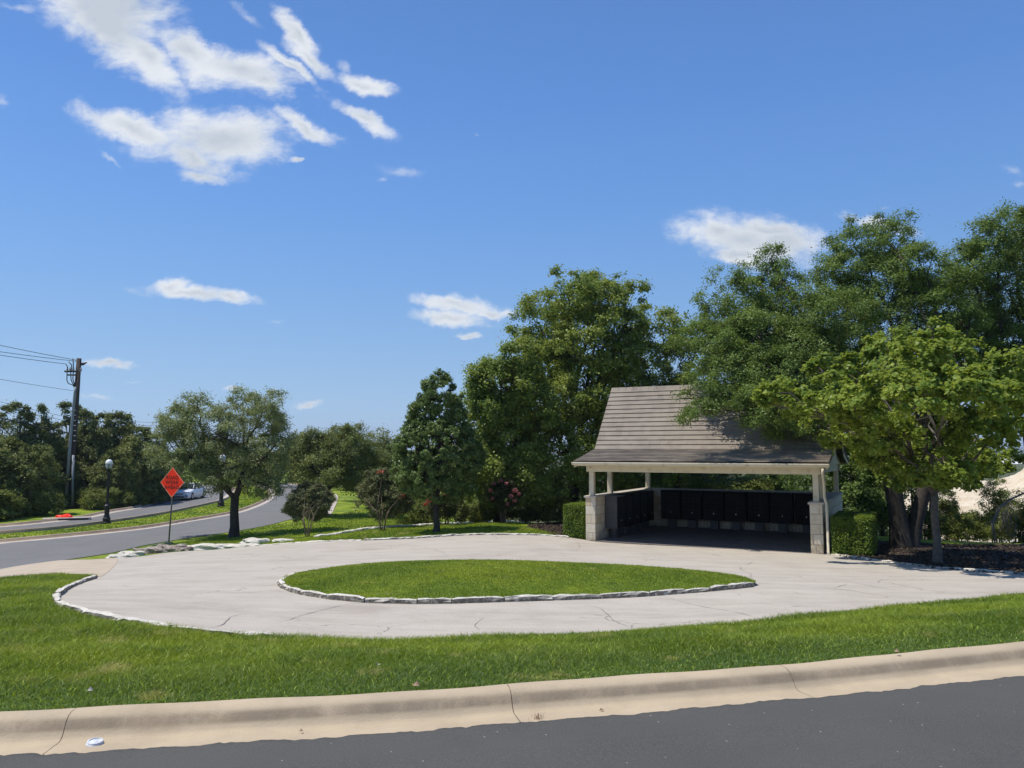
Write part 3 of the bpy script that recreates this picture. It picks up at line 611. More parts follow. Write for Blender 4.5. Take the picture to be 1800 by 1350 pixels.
# ------------------------------------------------------------------ pavilion
def stonewall():
    m, t = newmat('ashlar_limestone'); g = T(t); tc = g.n('ShaderNodeTexCoord').outputs['Object']
    sp = g.n('ShaderNodeSeparateXYZ', {0: tc}); u = g.math('ADD', sp.outputs[0], sp.outputs[1])
    v = g.n('ShaderNodeCombineXYZ', {0: u, 1: sp.outputs[2]}).outputs[0]
    bn = g.n('ShaderNodeTexBrick', {'Vector': v, 'Scale': 1.0, 'Mortar Size': .008, 'Mortar Smooth': .3, 'Brick Width': .37, 'Row Height': .305, 'Color1': (.68, .61, .47, 1), 'Color2': (.54, .40, .21, 1), 'Mortar': (.33, .29, .23, 1), 'Bias': -.35}, offset=.45, squash=1.3, squash_frequency=3)
    col = g.mix(g.math('MULTIPLY', g.ramp(g.noise(tc, 6, 7, .7), .45, .75), .55), bn.outputs[0], (.40, .26, .12))
    col = g.mix(g.math('MULTIPLY', g.ramp(g.noise(tc, 3, 5, .6), .5, .7), .5), col, (.68, .64, .56))
    lowst = g.math('MULTIPLY', g.math('SUBTRACT', 1.0, g.ramp(sp.outputs[2], .03, .42)), g.ramp(g.noise(tc, 9, 6, .7), .3, .6))
    col = g.mix(g.math('MULTIPLY', lowst, .6), col, (.20, .15, .10))
    hgt = g.math('ADD', g.math('MULTIPLY', bn.outputs[1], -1.2), g.noise(tc, 22, 7, .7))
    b = g.n('ShaderNodeBump', {'Height': hgt, 'Strength': .8, 'Distance': .03}).outputs[0]
    g.out(g.n('ShaderNodeBsdfPrincipled', {'Base Color': col, 'Roughness': .88, 'Specular IOR Level': .2, 'Normal': b}).outputs[0]); return m
m_wall = stonewall()
def roofmat():
    m, t = newmat('weathered_shingles'); g = T(t); tc = g.n('ShaderNodeTexCoord').outputs['Object']
    sp = g.n('ShaderNodeSeparateXYZ', {0: tc}); v = g.n('ShaderNodeCombineXYZ', {0: sp.outputs[0], 1: g.math('ADD', sp.outputs[1], sp.outputs[2])}).outputs[0]
    bn = g.n('ShaderNodeTexBrick', {'Vector': v, 'Scale': 1.0, 'Mortar Size': .0, 'Brick Width': .22, 'Row Height': .29, 'Color1': (.325, .275, .218, 1), 'Color2': (.255, .218, .176, 1)}, offset=.37)
    col = g.mix(g.math('MULTIPLY', g.ramp(g.noise(tc, 1.1, 5, .6), .35, .7), .6), bn.outputs[0], (.38, .325, .258))
    st = g.n('ShaderNodeMapping', {'Vector': tc, 'Scale': (2.6, .35, .35)}).outputs[0]
    col = g.mix(g.math('MULTIPLY', g.ramp(g.noise(st, 2.4, 6, .7), .5, .75), .45), col, (.22, .185, .16))
    col = g.mix(g.math('MULTIPLY', g.noise(tc, 90, 3, .7), .35), col, (.14, .12, .105))
    b = g.n('ShaderNodeBump', {'Height': g.noise(tc, 120, 4, .7), 'Strength': .5, 'Distance': .008}).outputs[0]
    g.out(g.n('ShaderNodeBsdfPrincipled', {'Base Color': col, 'Roughness': .95, 'Specular IOR Level': .08, 'Normal': b}).outputs[0]); return m
m_roof = roofmat()
m_cream = simple('cream_paint', (.66, .59, .43), (.60, .53, .38), 3, .6, .08, 60, dirt=((.38, .32, .22), 4))
m_cap = simple('cast_stone_cap', (.52, .46, .38), (.42, .37, .30), 5, .85, .4, 50)
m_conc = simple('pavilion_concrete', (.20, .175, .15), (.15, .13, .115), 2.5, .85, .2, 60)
def doormat():
    m, t = newmat('mailbox_doors'); g = T(t); tc = g.n('ShaderNodeTexCoord').outputs['Object']; sp = g.n('ShaderNodeSeparateXYZ', {0: tc})
    v = g.n('ShaderNodeCombineXYZ', {0: g.math('ADD', sp.outputs[0], .378), 1: g.math('SUBTRACT', sp.outputs[2], .366)}).outputs[0]
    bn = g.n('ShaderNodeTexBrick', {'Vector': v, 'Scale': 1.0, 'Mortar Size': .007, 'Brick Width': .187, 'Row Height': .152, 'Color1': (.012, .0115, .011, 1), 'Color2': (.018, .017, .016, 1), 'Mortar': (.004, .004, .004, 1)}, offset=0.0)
    g.out(g.n('ShaderNodeBsdfPrincipled', {'Base Color': bn.outputs[0], 'Roughness': .7, 'Specular IOR Level': .12, 'Normal': g.n('ShaderNodeBump', {'Height': bn.outputs[1], 'Strength': 1.0, 'Distance': -.006}).outputs[0]}).outputs[0]); return m
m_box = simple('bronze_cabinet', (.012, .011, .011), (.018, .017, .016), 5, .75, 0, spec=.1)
m_boxdoor = doormat()
m_boxside = simple('grey_cabinet_side', (.075, .075, .073), (.06, .06, .06), 4, .5, 0)
m_lock = simple('metal_lock', (.6, .6, .58), None, 1, .3, 0, metal=.8)
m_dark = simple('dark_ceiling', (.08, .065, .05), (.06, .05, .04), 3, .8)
yaw = math.atan2(ex[1], ex[0])
pav = empty('pavilion', (PO[0], PO[1], FZ), yaw, label='open mailbox pavilion with steep brown shingle roof, cream beams and low limestone walls', cat='pavilion')
WT = .36; WH = 1.50
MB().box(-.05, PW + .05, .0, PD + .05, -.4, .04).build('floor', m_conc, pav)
def wall(x0, x1, y0, y1):
    w = MB().box(x0, x1, y0, y1, -.3, WH).build('wall', m_wall, pav, bevel=.012)
    MB().box(x0 - .045, x1 + .045, y0 - .045, y1 + .045, WH, WH + .07).build('cap', m_cap, w, bevel=.01); return w
wall(0, WT, 0, PD); wall(PW - WT, PW, 0, PD)
w = MB().box(WT + .046, PW - WT - .046, PD - WT, PD, -.3, WH).build('wall', m_wall, pav)
MB().box(WT + .046, PW - WT - .046, PD - WT - .045, PD + .045, WH + .003, WH + .068).build('cap', m_cap, w)
PB = 2.40
for side in (0, 1):
    cx_ = WT / 2 if side == 0 else PW - WT / 2
    for y in (.19, 1.95, PD - .19): 
        MB().box(cx_ - .085, cx_ + .085, y - .085, y + .085, WH + .07, PB).build('post', m_cream, pav, bevel=.008)
MB().box(.02, PW - .02, .04, .28, PB, PB + .24).build('beam', m_cream, pav, bevel=.006)
MB().box(.02, PW - .02, PD - .28, PD - .1, PB, PB + .24).build('beam', m_cream, pav, bevel=.006)
for cx_ in (WT / 2, PW - WT / 2): MB().box(cx_ - .08, cx_ + .08, .283, PD - .283, PB, PB + .24).build('beam', m_cream, pav, bevel=.006)
# roof profile (y, z): eave, break, ridge, break, eave
OV = .45; XO = .26
E0 = (-OV, 2.74); B0 = (1.55, 3.16); RG = (PD / 2 + .1, 5.53); B1 = (PD - 1.35, 3.16); E1 = (PD + OV, 2.74)
def courses(a, b, step, up, th=.045):      # stepped courses of shingles going up from a to b
    a = np.array(a); b = np.array(b); d = b - a; ln = np.linalg.norm(d); n = max(1, round(ln / step)); d /= ln; nr = np.array([-d[1], d[0]]) * (1 if d[0] > 0 else -1)
    pts = []
    for i in range(n):
        p, q = a + d * ln * i / n, a + d * ln * (i + 1) / n; pts += [p + nr * th, q + nr * .012]
    return pts
rf = MB()
xn = 24
for prof in (courses(E0, B0, .24, 1, .05) + courses(B0, RG, .215, 1), courses(E1, B1, .24, 1) + courses(B1, RG, .215, 1)):
    xx = np.linspace(-XO, PW + XO, xn); vs = []; m = len(prof)
    for i in range(m):
        for x in xx: vs.append((x, prof[i][0] + rng.normal(0, .0), prof[i][1] + rng.normal(0, .0025)))
    rf.add(vs, [(i * xn + k, i * xn + k + 1, (i + 1) * xn + k + 1, (i + 1) * xn + k) for i in range(m - 1) for k in range(xn - 1)])
roof = rf.build('roof', m_roof, pav, fix=False)
rc = MB(); 
for i in range(27):
    x0 = -XO + i * (PW + 2 * XO) / 27; rc.prism([(RG[0] - .16, RG[1] - .145), (RG[0], RG[1] + .055), (RG[0] + .16, RG[1] - .145), (RG[0] + .15, RG[1] - .16), (RG[0], RG[1] + .03), (RG[0] - .15, RG[1] - .16)], 'x', x0 + .004, x0 + (PW + 2 * XO) / 27 - .004)
rc.build('ridge_cap', m_roof, roof)
# roof deck under the shingles
def off(p, d): return (p[0], p[1] - d)
deck = [off(E0, .0), off(B0, .0), off(RG, 0), off(B1, 0), off(E1, 0), off(E1, .06), off(B1, .10), off(RG, .14), off(B0, .10), off(E0, .06)]
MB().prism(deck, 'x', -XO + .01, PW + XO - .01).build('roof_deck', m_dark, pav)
MB().box(-XO + .03, PW + XO - .03, -OV + .03, .098, 2.60, 2.63).build('soffit', m_cream, pav)
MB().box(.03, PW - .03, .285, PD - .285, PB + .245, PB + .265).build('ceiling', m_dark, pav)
# gutter: rolled box section along the front eave
gp = [(-OV - .12, 2.735), (-OV - .125, 2.71), (-OV - .115, 2.67), (-OV - .08, 2.635), (-OV, 2.63), (-OV, 2.74), (-OV - .012, 2.74), (-OV - .012, 2.642), (-OV - .075, 2.647), (-OV - .103, 2.68), (-OV - .11, 2.735)]
MB().prism(gp, 'x', -XO - .02, PW + XO + .02).build('gutter', m_cream, pav)
MB().box(-XO, PW + XO, -OV + .002, -OV + .028, 2.61, 2.735).build('fascia', m_cream, pav)
MB().prism([(y_, z_) for y_, z_ in ((PD + OV, 2.6), (PD + OV + .12, 2.61), (PD + OV + .13, 2.74), (PD + OV, 2.74))], 'x', -XO, PW + XO).build('gutter', m_cream, pav)
# gable walls and rake boards
for x0, x1 in ((.02, .12), (PW - .12, PW - .02)):
    MB().prism([(.1, PB + .243), (.1, 2.72), off(B0, .12), off(RG, .2), off(B1, .12), (PD - .1, 2.72), (PD - .1, PB + .243)], 'x', x0, x1).build('gable', m_cream, pav)
for x0, x1 in ((-XO + .03, -XO + .06), (PW + XO - .06, PW + XO - .03)):
    for pr in ([(E0[0], E0[1] - .065), (B0[0], B0[1] - .105), (B0[0] + .02, B0[1] - .25), (E0[0], E0[1] - .19)], [(B0[0] + .003, B0[1] - .105), (RG[0] - .002, RG[1] - .145), (RG[0] - .002, RG[1] - .36), (B0[0] + .023, B0[1] - .25)],
               [(B1[0] - .003, B1[1] - .105), (RG[0] + .002, RG[1] - .145), (RG[0] + .002, RG[1] - .36), (B1[0] - .023, B1[1] - .25)], [(E1[0], E1[1] - .065), (B1[0], B1[1] - .105), (B1[0] - .02, B1[1] - .25), (E1[0], E1[1] - .19)]):
        MB().prism(pr, 'x', x0, x1).build('rake_board', m_cream, pav)
# downspout at the right front
MB().tube([(PW + .1, -OV - .06, 2.60), (PW + .1, -OV - .06, 2.46), (PW + .07, -.02, 2.15), (PW + .07, .02, 1.72), (PW + .12, -.01, 1.52), (PW + .13, -.02, 1.3), (PW + .13, -.04, .12), (PW + .16, -.18, .03)], .045, 8).build('downspout', m_cream, pav, smooth=True)
MB().box(WT / 2 - .03, WT / 2 + .03, .005, .038, 2.52, 2.60).build('junction_box', m_cap, pav)

# mailboxes: cluster units
def mailbox_unit(x, y, rz, label, side_grey=False):
    p = pv(x, y); r = empty('mailbox_unit', (p[0], p[1], FZ + .04), yaw + rz, label=label, cat='mailbox', group='cluster mailbox units under the pavilion')
    # local: front faces -y, width along x, back at y=0
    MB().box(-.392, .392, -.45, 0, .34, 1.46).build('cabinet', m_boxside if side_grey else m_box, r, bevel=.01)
    MB().box(-.16, .16, -.33, -.12, 0, .34).build('pedestal', m_boxside, r, bevel=.008)
    MB().box(-.40, .40, -.475, .01, 1.46, 1.485).build('hood', m_boxside if side_grey else m_box, r, bevel=.006)
    us = [-.385]; zs = [.36]
    for c in range(4): us += [-.37 + c * .187, -.37 + c * .187 + .173]
    for q in range(7): zs += [.372 + q * .152, .372 + q * .152 + .14]
    us.append(.385); zs.append(1.445); vs = []; m_ = len(us)
    for j, z in enumerate(zs):
        for i, u in enumerate(us): vs.append((u, -.4525 if i in (0, m_ - 1) or j in (0, len(zs) - 1) else -.459, z))
    vs2 = []                                     # grooves between the doors
    db_ = MB().add(vs, [(j * m_ + i, j * m_ + i + 1, (j + 1) * m_ + i + 1, (j + 1) * m_ + i) for j in range(len(zs) - 1) for i in range(m_ - 1)])
    for j in range(2, len(zs) - 2, 2):
        pass
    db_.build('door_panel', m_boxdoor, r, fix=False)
    MB().lathe([(.022, 0), (.018, .01)], 10).build('outgoing_lock', m_lock, r).matrix_local = Matrix.Translation((0.02, -.464, .62)) @ Matrix.Rotation(math.pi / 2, 4, 'X')
    return r
nl = ['first left row mailbox unit with its pale grey end panel beside the stone pier', 'mailbox unit second from the pier in the left row', 'mailbox unit third from the pier in the left row', 'mailbox unit fourth from the pier in the left row', 'mailbox unit deepest in the left row beside the back corner']
for i in range(5): mailbox_unit(WT + .03, 1.25 + i * .86, math.pi / 2, nl[i], i == 0)
bk = ['back row mailbox unit nearest the pale stone back corner', 'second mailbox unit from the pale stone corner in the back row', 'third mailbox unit from the pale stone corner in the back row', 'middle mailbox unit of the back row', 'third mailbox unit from the right wall in the back row', 'second mailbox unit from the right wall in the back row', 'back row mailbox unit nearest the right wall']
for i in range(7): mailbox_unit(1.33 + i * .86, PD - WT - .09, 0, bk[i])

# ------------------------------------------------------------------ foliage
def leaf_quads(c, nrm, size, aspect, droop=0.0):
    n = len(c); r1 = rng.normal(size=(n, 3)); t = np.cross(nrm, r1); t /= np.linalg.norm(t, axis=1)[:, None] + 1e-9
    t[:, 2] -= droop; t /= np.linalg.norm(t, axis=1)[:, None] + 1e-9
    s = np.cross(nrm, t); s /= np.linalg.norm(s, axis=1)[:, None] + 1e-9; L_ = size[:, None]; Wd = L_ * aspect
    V = np.stack([c - t * L_ * .5, c + s * Wd * .5 + nrm * L_ * .08, c + t * L_ * .5, c - s * Wd * .5 + nrm * L_ * .08], 1).reshape(-1, 3)
    return V, np.arange(n * 4).reshape(-1, 4)
def blob_pts(blobs, clumps, per, cr_, shell=.6, up=.25, core=.5, flat=.75, ragged=.22):
    """blobs: list of (centre3, radius3). leaf clumps on ragged shells. returns leaves, normals, clump centres with blob index"""
    bc = np.array([b[0] for b in blobs]); br = np.array([b[1] for b in blobs]); wt = (br[:, 0] * br[:, 2]) ** 1.0; wt /= wt.sum()
    cc = []; on = []; bi = []
    for i in range(len(blobs)):
        nt_ = max(4, int(clumps * wt[i] * 1.3 / 5)); d = rng.normal(size=(nt_, 3)); d /= np.linalg.norm(d, axis=1)[:, None]
        k = (d[:, 2] > -.8) | (rng.random(nt_) < .5); d = d[k]; m = len(d)
        ph = rng.random(6) * 6.28; lump = 1 + ragged * (np.sin(d[:, 0] * 5 + ph[0]) * np.cos(d[:, 1] * 5 + ph[1]) + .6 * np.sin(d[:, 2] * 8 + ph[2]) * np.sin(d[:, 0] * 7 + ph[3]))
        rf_ = (shell + (1 - shell) * rng.random(m) ** .5) * lump; p = bc[i] + d * br[i] * rf_[:, None]
        keep = np.ones(m, bool)
        for j in range(len(blobs)):
            if j != i: keep &= (((p - bc[j]) / br[j]) ** 2).sum(1) > core ** 2
        p = p[keep]; d = d[keep]; m = len(p)
        if m == 0: continue
        # each tuft: leaf clumps over its upper, outer side
        k = np.repeat(np.arange(m), rng.poisson(4.2, m) + 1); tr = np.minimum(cr_ * 1.7, br[i].min() * .42) * (.25 + 1.0 * rng.random(m)); e = rng.normal(size=(len(k), 3)) + d[k] * .7 + np.array([0, 0, .45]); e /= np.linalg.norm(e, axis=1)[:, None]
        cc.append(p[k] + e * tr[k][:, None] * np.array([1, 1, .8]) * (.5 + .55 * rng.random(len(k)))[:, None]); dd_ = d[k] * .4 + e; on.append(dd_ / np.linalg.norm(dd_, axis=1)[:, None]); bi.append(np.full(len(k), i))
    cc = np.concatenate(cc); on = np.concatenate(on); bi = np.concatenate(bi)
    n = len(cc); k = np.repeat(np.arange(n), rng.poisson(per, n)); csz = cr_ * (.6 + .8 * rng.random(n))
    off_ = rng.normal(size=(len(k), 3)) * .45; off_[:, 2] *= flat; lv = cc[k] + off_ * csz[k][:, None]
    nm = on[k] * .7 + np.array([0, 0, up + .35]) + rng.normal(size=(len(k), 3)) * .55; nm /= np.linalg.norm(nm, axis=1)[:, None] + 1e-9
    return lv, nm, cc, bi, rng.random(n)[k]
def crown_mesh(name, blobs, clumps, per, cr_, size, mat, parent, aspect=.6, **k):
    dr = k.pop('droop', 0.0)
    lv, nm, cc, bi, rk = blob_pts(blobs, int(clumps * 1.15), per * 1.15, cr_, **k)
    V, Fq = leaf_quads(lv, nm, size * (.65 + .7 * rng.random(len(lv))), aspect, dr)
    o = fast_mesh(name, V, Fq, mat, parent, rnd=np.clip(.55 * rng.random(len(lv)) + .5 * rk, 0, 1)); return o, cc, bi
def bez(p0, p1, p2, n):
    return [(1 - t) ** 2 * p0 + 2 * t * (1 - t) * p1 + t * t * p2 for t in np.linspace(0, 1, n)]
def limbs(mb, fork, r0, blobs, cc, bi, twigs=5, sag=.15, n=7):
    """main limbs to groups of blobs, branches on to each blob, twigs to leaf clumps"""
    bc = np.array([b[0] for b in blobs]); k = max(1, min(5, round(len(blobs) / 4))); ang = np.arctan2(bc[:, 2] - fork[2], bc[:, 0] - fork[0]); order = np.argsort(ang)
    for grp in np.array_split(order, k):
        cen = bc[grp].mean(0); v = cen - fork; ln = np.linalg.norm(v); hub = fork + v * .52 + np.array([0, 0, .05 * ln]); hub += rng.normal(0, .05, 3) * ln
        mid = fork + v * .22 + np.array([rng.normal(0, .07) * ln, rng.normal(0, .07) * ln, .10 * ln]); lr = r0 * min(.8, .5 + .06 * len(grp))
        main = bez(fork, mid, hub, 8); main = [p + (rng.normal(0, .012, 3) * ln if 0 < i < 7 else 0) for i, p in enumerate(main)]
        mb.tube(main, [lr * (1 - .5 * t) for t in np.linspace(0, 1, 8)], 8)
        for i in grp:
            c = bc[i]; st = int(rng.integers(5, 8)); s0 = main[st]; v = c - s0; l2 = np.linalg.norm(v); md = s0 + v * .5 + rng.normal(0, .09, 3) * l2 + np.array([0, 0, .08 * l2 - sag * .25 * l2 * (c[2] < s0[2])])
            pts = bez(s0, md, c, n); pts = [p + (rng.normal(0, .015, 3) * l2 if 0 < q < n - 1 else 0) for q, p in enumerate(pts)]; rr = lr * .5
            mb.tube(pts, [rr * (1 - .75 * t) + .006 for t in np.linspace(0, 1, n)], 6)
            m = np.where(bi == i)[0]
            if len(m) == 0: continue
            for j in rng.choice(m, min(twigs, len(m)), replace=False):
                s = pts[rng.integers(n // 2, n)]; q = cc[j]; md = s + (q - s) * .5 + rng.normal(0, .1, 3) * np.linalg.norm(q - s)
                mb.tube(bez(s, md, q, 5), [rr * .26 + .004, rr * .2 + .004, rr * .14 + .003, rr * .1 + .003, .004], 5, caps=False)
def tree(name, label, cat, base, blobs_px, d, leaf, bark, clumps, per, cr_, size, r0=.16, forkh=.3, group=None, stems=None, dy=.9, twigs=5, spread=.7, **kw):
    """blobs_px: (px, py, rx, ry[, depth offset]) at depth d"""
    b = np.array([*base, float(gz(*base)) - .05]); root = empty(name, b, label=label, cat=cat, group=group); bl = []
    pxs = np.array([q[0] for q in blobs_px]); pcx, pw = (pxs.min() + pxs.max()) / 2, (np.ptp(pxs) / 2 + 30); alt = 1
    for q in blobs_px:
        alt = -alt; e_ = math.sqrt(max(0, 1 - ((q[0] - pcx) / pw) ** 2)) * pw / F * d * spread * alt * rng.uniform(.25, 1)
        px, py, rx, ry = q[:4]; dd = d + ((q[4] + .15 * e_) if len(q) > 4 else e_); c = P(px, py, dd) - b; bl.append((c, np.array([rx / F * dd, max(rx, ry) * dy / F * dd, ry / F * dd])))
    o, cc, bi = crown_mesh('crown', bl, clumps, per, cr_, size, leaf, root, **kw)
    mb = MB(); cz = np.mean([q[0] for q in bl], 0)
    for (sx0, sy0, lean_px, fk, rr, sel) in (stems or [(0, 0, 0, forkh, r0, None)]):
        top = np.array([sx0 + lean_px, sy0, fk]); 
        pts = [np.array([sx0, sy0, -.1]), np.array([sx0, sy0, .12]), np.array([sx0 + lean_px * .2 + .02, sy0, fk * .3]), np.array([sx0 + lean_px * .55 - .02, sy0, fk * .65]), top]
        mb.tube(pts, [rr * 1.75, rr * 1.3, rr * 1.02, rr * .93, rr * .88], 12)
        ids = range(len(bl)) if sel is None else sel
        sub = [bl[i] for i in ids]; remap = np.full(len(bi), -1)
        for k_, i in enumerate(ids): remap[bi == i] = k_
        limbs(mb, top - np.array([0, 0, rr * .3]), rr * .8, sub, cc, remap, twigs)
    mb.build('trunk', bark, root, smooth=True, fix=False); return root
lm_liveoak = leafmat('live_oak_leaf', (0.150, 0.185, 0.076), (0.212, 0.246, 0.104), (0.341, 0.369, 0.174), .25, .42)
lm_oakr = leafmat('dark_live_oak_leaf', (0.094, 0.149, 0.033), (0.143, 0.210, 0.044), (0.240, 0.305, 0.088), .25, .42, .35)
lm_redoak = leafmat('red_oak_leaf', (0.120, 0.184, 0.034), (0.209, 0.253, 0.046), (0.329, 0.380, 0.097), .28, .4, .35)
lm_pear = leafmat('pear_leaf', (0.089, 0.141, 0.038), (0.127, 0.186, 0.050), (0.238, 0.297, 0.108), .2, .33)
lm_maple = leafmat('maple_leaf', (.12, .195, .03), (.235, .30, .045), (.37, .42, .10), .38, .42, 1.1)
lm_jun = leafmat('juniper_leaf', (0.123, 0.152, 0.050), (0.180, 0.199, 0.065), (0.247, 0.266, 0.098), .15, .6, .25)
lm_wood = leafmat('wood_leaf', (0.119, 0.152, 0.042), (0.178, 0.198, 0.057), (0.264, 0.284, 0.095), .2, .5, .25)
lm_shrub = leafmat('shrub_leaf', (.105, .14, .03), (.17, .195, .04), (.23, .25, .075), .3, .5, .5)
lm_bronze = leafmat('bronze_leaf', (.11, .14, .055), (.165, .18, .075), (.25, .22, .11), .2, .5, .8)
lm_myrt = leafmat('myrtle_leaf', (.045, .065, .025), (.075, .085, .032), (.12, .10, .05), .25, .5, .8)
lm_pink = leafmat('pink_flower', (.48, .15, .17), (.52, .2, .22), (.58, .26, .30), .3, .6)
lm_red = leafmat('coral_flower', (.50, .09, .07), (.55, .15, .10), (.6, .2, .15), .3, .6)
lm_hedge = leafmat('hedge_leaf', (.085, .14, .018), (.12, .18, .02), (.20, .25, .03), .25, .4, 1.2)

tree('live_oak', 'rounded grey green live oak with one dark trunk right of the road work sign', 'tree', G(411, 945),
     [(335,745,42,48),(302,785,33,38),(385,765,55,50),(440,745,52,48),(470,712,34,28),(425,708,28,22),(468,790,42,50),(400,815,78,42),(335,798,48,32),(440,842,55,30),(472,858,26,16),(345,708,24,20),(288,760,20,14),(315,740,30,24),(495,770,22,26),(285,815,22,18),(385,838,34,18),(488,745,18,20)],
     33.5, lm_liveoak, m_barkd, 1500, 34, .27, .085, spread=.4, r0=.19, forkh=1.75, aspect=.5)
tree('live_oak', 'spreading live oak with a leaning dark trunk beside the walkway, right of the road', 'tree', G(567, 909),
     [(560,805,52,36),(605,795,48,40),(530,795,33,28),(612,832,48,28),(565,828,48,26),(648,824,44,32),(600,772,36,20),(512,822,24,30),(545,775,22,18),(640,865,30,18)],
     47, lm_wood, m_barkd, 1300, 26, .36, .12, spread=.4, r0=.27, forkh=1.5, aspect=.5)
tree('live_oak', 'farther live oak crown rising behind the spreading walkway oak', 'tree', G(655, 886), [(650,795,42,34),(618,775,34,20),(678,805,28,34),(655,838,40,28),(690,840,30,30),(590,780,30,20)], 60, lm_wood, m_barkd, 700, 24, .45, .15, r0=.25, forkh=1.8)
tree('live_oak', 'low distant tree between the boulevard oak and the walkway oak', 'tree', G(520, 848), [(520,800,34,28),(545,790,30,24),(505,826,24,18),(480,815,22,20)], 92, lm_wood, m_barkd, 300, 20, .7, .24, r0=.25, forkh=1.8)
tree('pear_tree', 'dense dark pointed pear tree with a straight slim trunk on the far lawn', 'tree', G(767, 936),
     [(772,694,28,38),(768,735,50,46),(760,790,68,54),(806,800,44,54),(742,832,54,40),(792,842,48,40),(806,715,13,22),(722,795,26,44),(768,862,44,20),(745,755,30,30),(745,722,18,24),(798,752,26,34),(726,768,20,26),(775,712,22,26)],
     30.3, lm_pear, m_barkd, 5200, 24, .11, .08, spread=.35, ragged=.1, r0=.12, forkh=1.1, aspect=.62, core=.7, droop=.5)
tree('red_oak', 'tall broad red oak, the highest crown left of the pavilion roof', 'tree', np.array([3.1, 39.0]),
     [(1000,520,56,40),(950,575,52,50),(1055,530,46,40),(1105,515,28,22),(1030,600,76,56),(950,640,60,52),(1110,575,30,28),(960,710,74,62),(1045,690,58,60),(905,770,50,56),(985,795,76,64),(1055,770,46,58),(1000,862,60,34),(1065,850,44,44),(1085,630,40,50),(1075,720,40,40),(1108,545,22,18),(1040,500,36,20)],
     38, lm_redoak, m_barkd, 3000, 30, .34, .12, spread=.5, r0=.32, forkh=2.4, aspect=.7, ragged=.3)
tree('red_oak', 'lower red oak crown between the pear tree and the tallest red oak', 'tree', np.array([-.6, 36.5]),
     [(880,680,54,48),(860,740,40,60),(915,640,40,36),(900,800,58,56),(855,820,40,52),(930,720,50,50),(850,660,22,22),(875,855,44,34),(925,860,44,34)],
     35, lm_redoak, m_barkd, 1600, 30, .32, .115, spread=.3, r0=.24, forkh=2.2, aspect=.7, ragged=.3)
tree('red_oak', 'yellow green tree crown directly behind the pavilion ridge', 'tree', np.array([8.2, 38.5]),
     [(1165,585,44,38),(1128,635,42,48),(1195,640,38,40),(1150,690,52,34),(1200,700,40,34),(1140,760,60,50),(1230,760,60,60),(1165,835,60,34)],
     38.5, lm_redoak, m_barkd, 1300, 26, .34, .12, r0=.22, forkh=2.4, aspect=.7, ragged=.3)
tree('live_oak', 'large dark live oak with a double trunk, its branch hanging over the pavilion roof', 'tree', G(1592, 962),
     [(1335,498,52,42,1),(1275,555,60,46,1),(1235,612,40,46,0),(1340,585,78,60,1),(1425,560,70,62,1),(1290,655,66,42,-1),(1385,660,76,48,-1.5),(1238,698,40,34,-2.5),(1232,722,30,18,-3),(1475,640,70,60,2),
      (1500,430,46,34,2),(1560,425,44,42,2),(1620,475,62,42,1),(1550,510,80,60,1),(1640,560,80,60,1),(1480,500,50,50,1),(1540,600,80,56,1),(1690,520,60,56,2),(1335,715,46,36,-3),(1400,735,58,34,-3.2),(1355,455,24,24,1),(1700,610,60,50,2),(1470,560,60,40,-1),(1345,640,70,50,2),(1425,640,70,60,1),(1300,600,60,50,2),(1390,700,60,40,-1),(1340,645,60,44,-1.4),(1400,625,60,44,-.8),(1445,665,50,50,-1),(1330,590,60,40,-.6),(1370,680,60,40,-2)],
     27.5, lm_oakr, m_barkd, 6400, 34, .27, .085, aspect=.5, ragged=.3,
     stems=[(-.15, 0, -.35, 3.3, .27, [0,1,2,3,4,5,6,7,8,9,18,19,20,22,23,24,25,26,27,28,29,30,31]), (.15, .05, 1.15, 3.1, .23, [10,11,12,13,14,15,16,17,21])])
tree('live_oak', 'tall live oak at the right edge, its crown the highest in view', 'tree', np.array([20.5, 29.5]),
     [(1745,425,48,44),(1790,420,40,46),(1700,470,50,48),(1775,510,70,70),(1830,480,60,80),(1780,600,60,60),(1850,600,70,80),(1722,560,40,50),(1820,400,40,40),(1760,660,50,40),(1860,680,60,50)],
     29, lm_oakr, m_barkd, 2000, 32, .28, .09, r0=.3, forkh=2.6, aspect=.5, ragged=.3)
tree('maple', 'bright yellow green maple with a slim grey trunk in front of the big live oak', 'tree', G(1648, 990),
     [(1700,690,50,34,-3.2),(1765,715,44,32,-3.4),(1630,705,50,34,-3),(1570,680,40,28,-2.6),(1465,718,46,26,-.5),(1525,745,44,26,-.5),(1560,775,40,30,-.6),(1560,612,34,30),(1640,592,26,26),(1690,618,30,26),(1600,650,54,38),(1525,655,44,28),(1455,682,40,26),(1392,690,36,24),(1352,690,20,18),(1435,640,18,16),(1500,712,56,30),(1600,715,64,44),(1680,690,54,44),(1420,722,34,18),
      (1545,800,40,30,1),(1600,815,50,34,.5),(1670,828,40,26),(1690,838,36,20),(1640,846,30,16),(1585,838,34,20),(1500,765,40,28,1),(1735,815,36,22),(1560,760,54,32),(1640,770,58,44),(1715,752,44,40),(1700,812,34,20),(1772,652,36,32),(1792,700,38,34),(1760,742,44,36),(1740,790,40,24),(1365,712,26,16),(1480,650,30,22),(1620,620,40,30),(1660,640,40,30)],
     20.8, lm_maple, m_bark, 3500, 15, .15, .105, r0=.105, forkh=1.9, aspect=.9, core=.7, ragged=.4, up=.45)
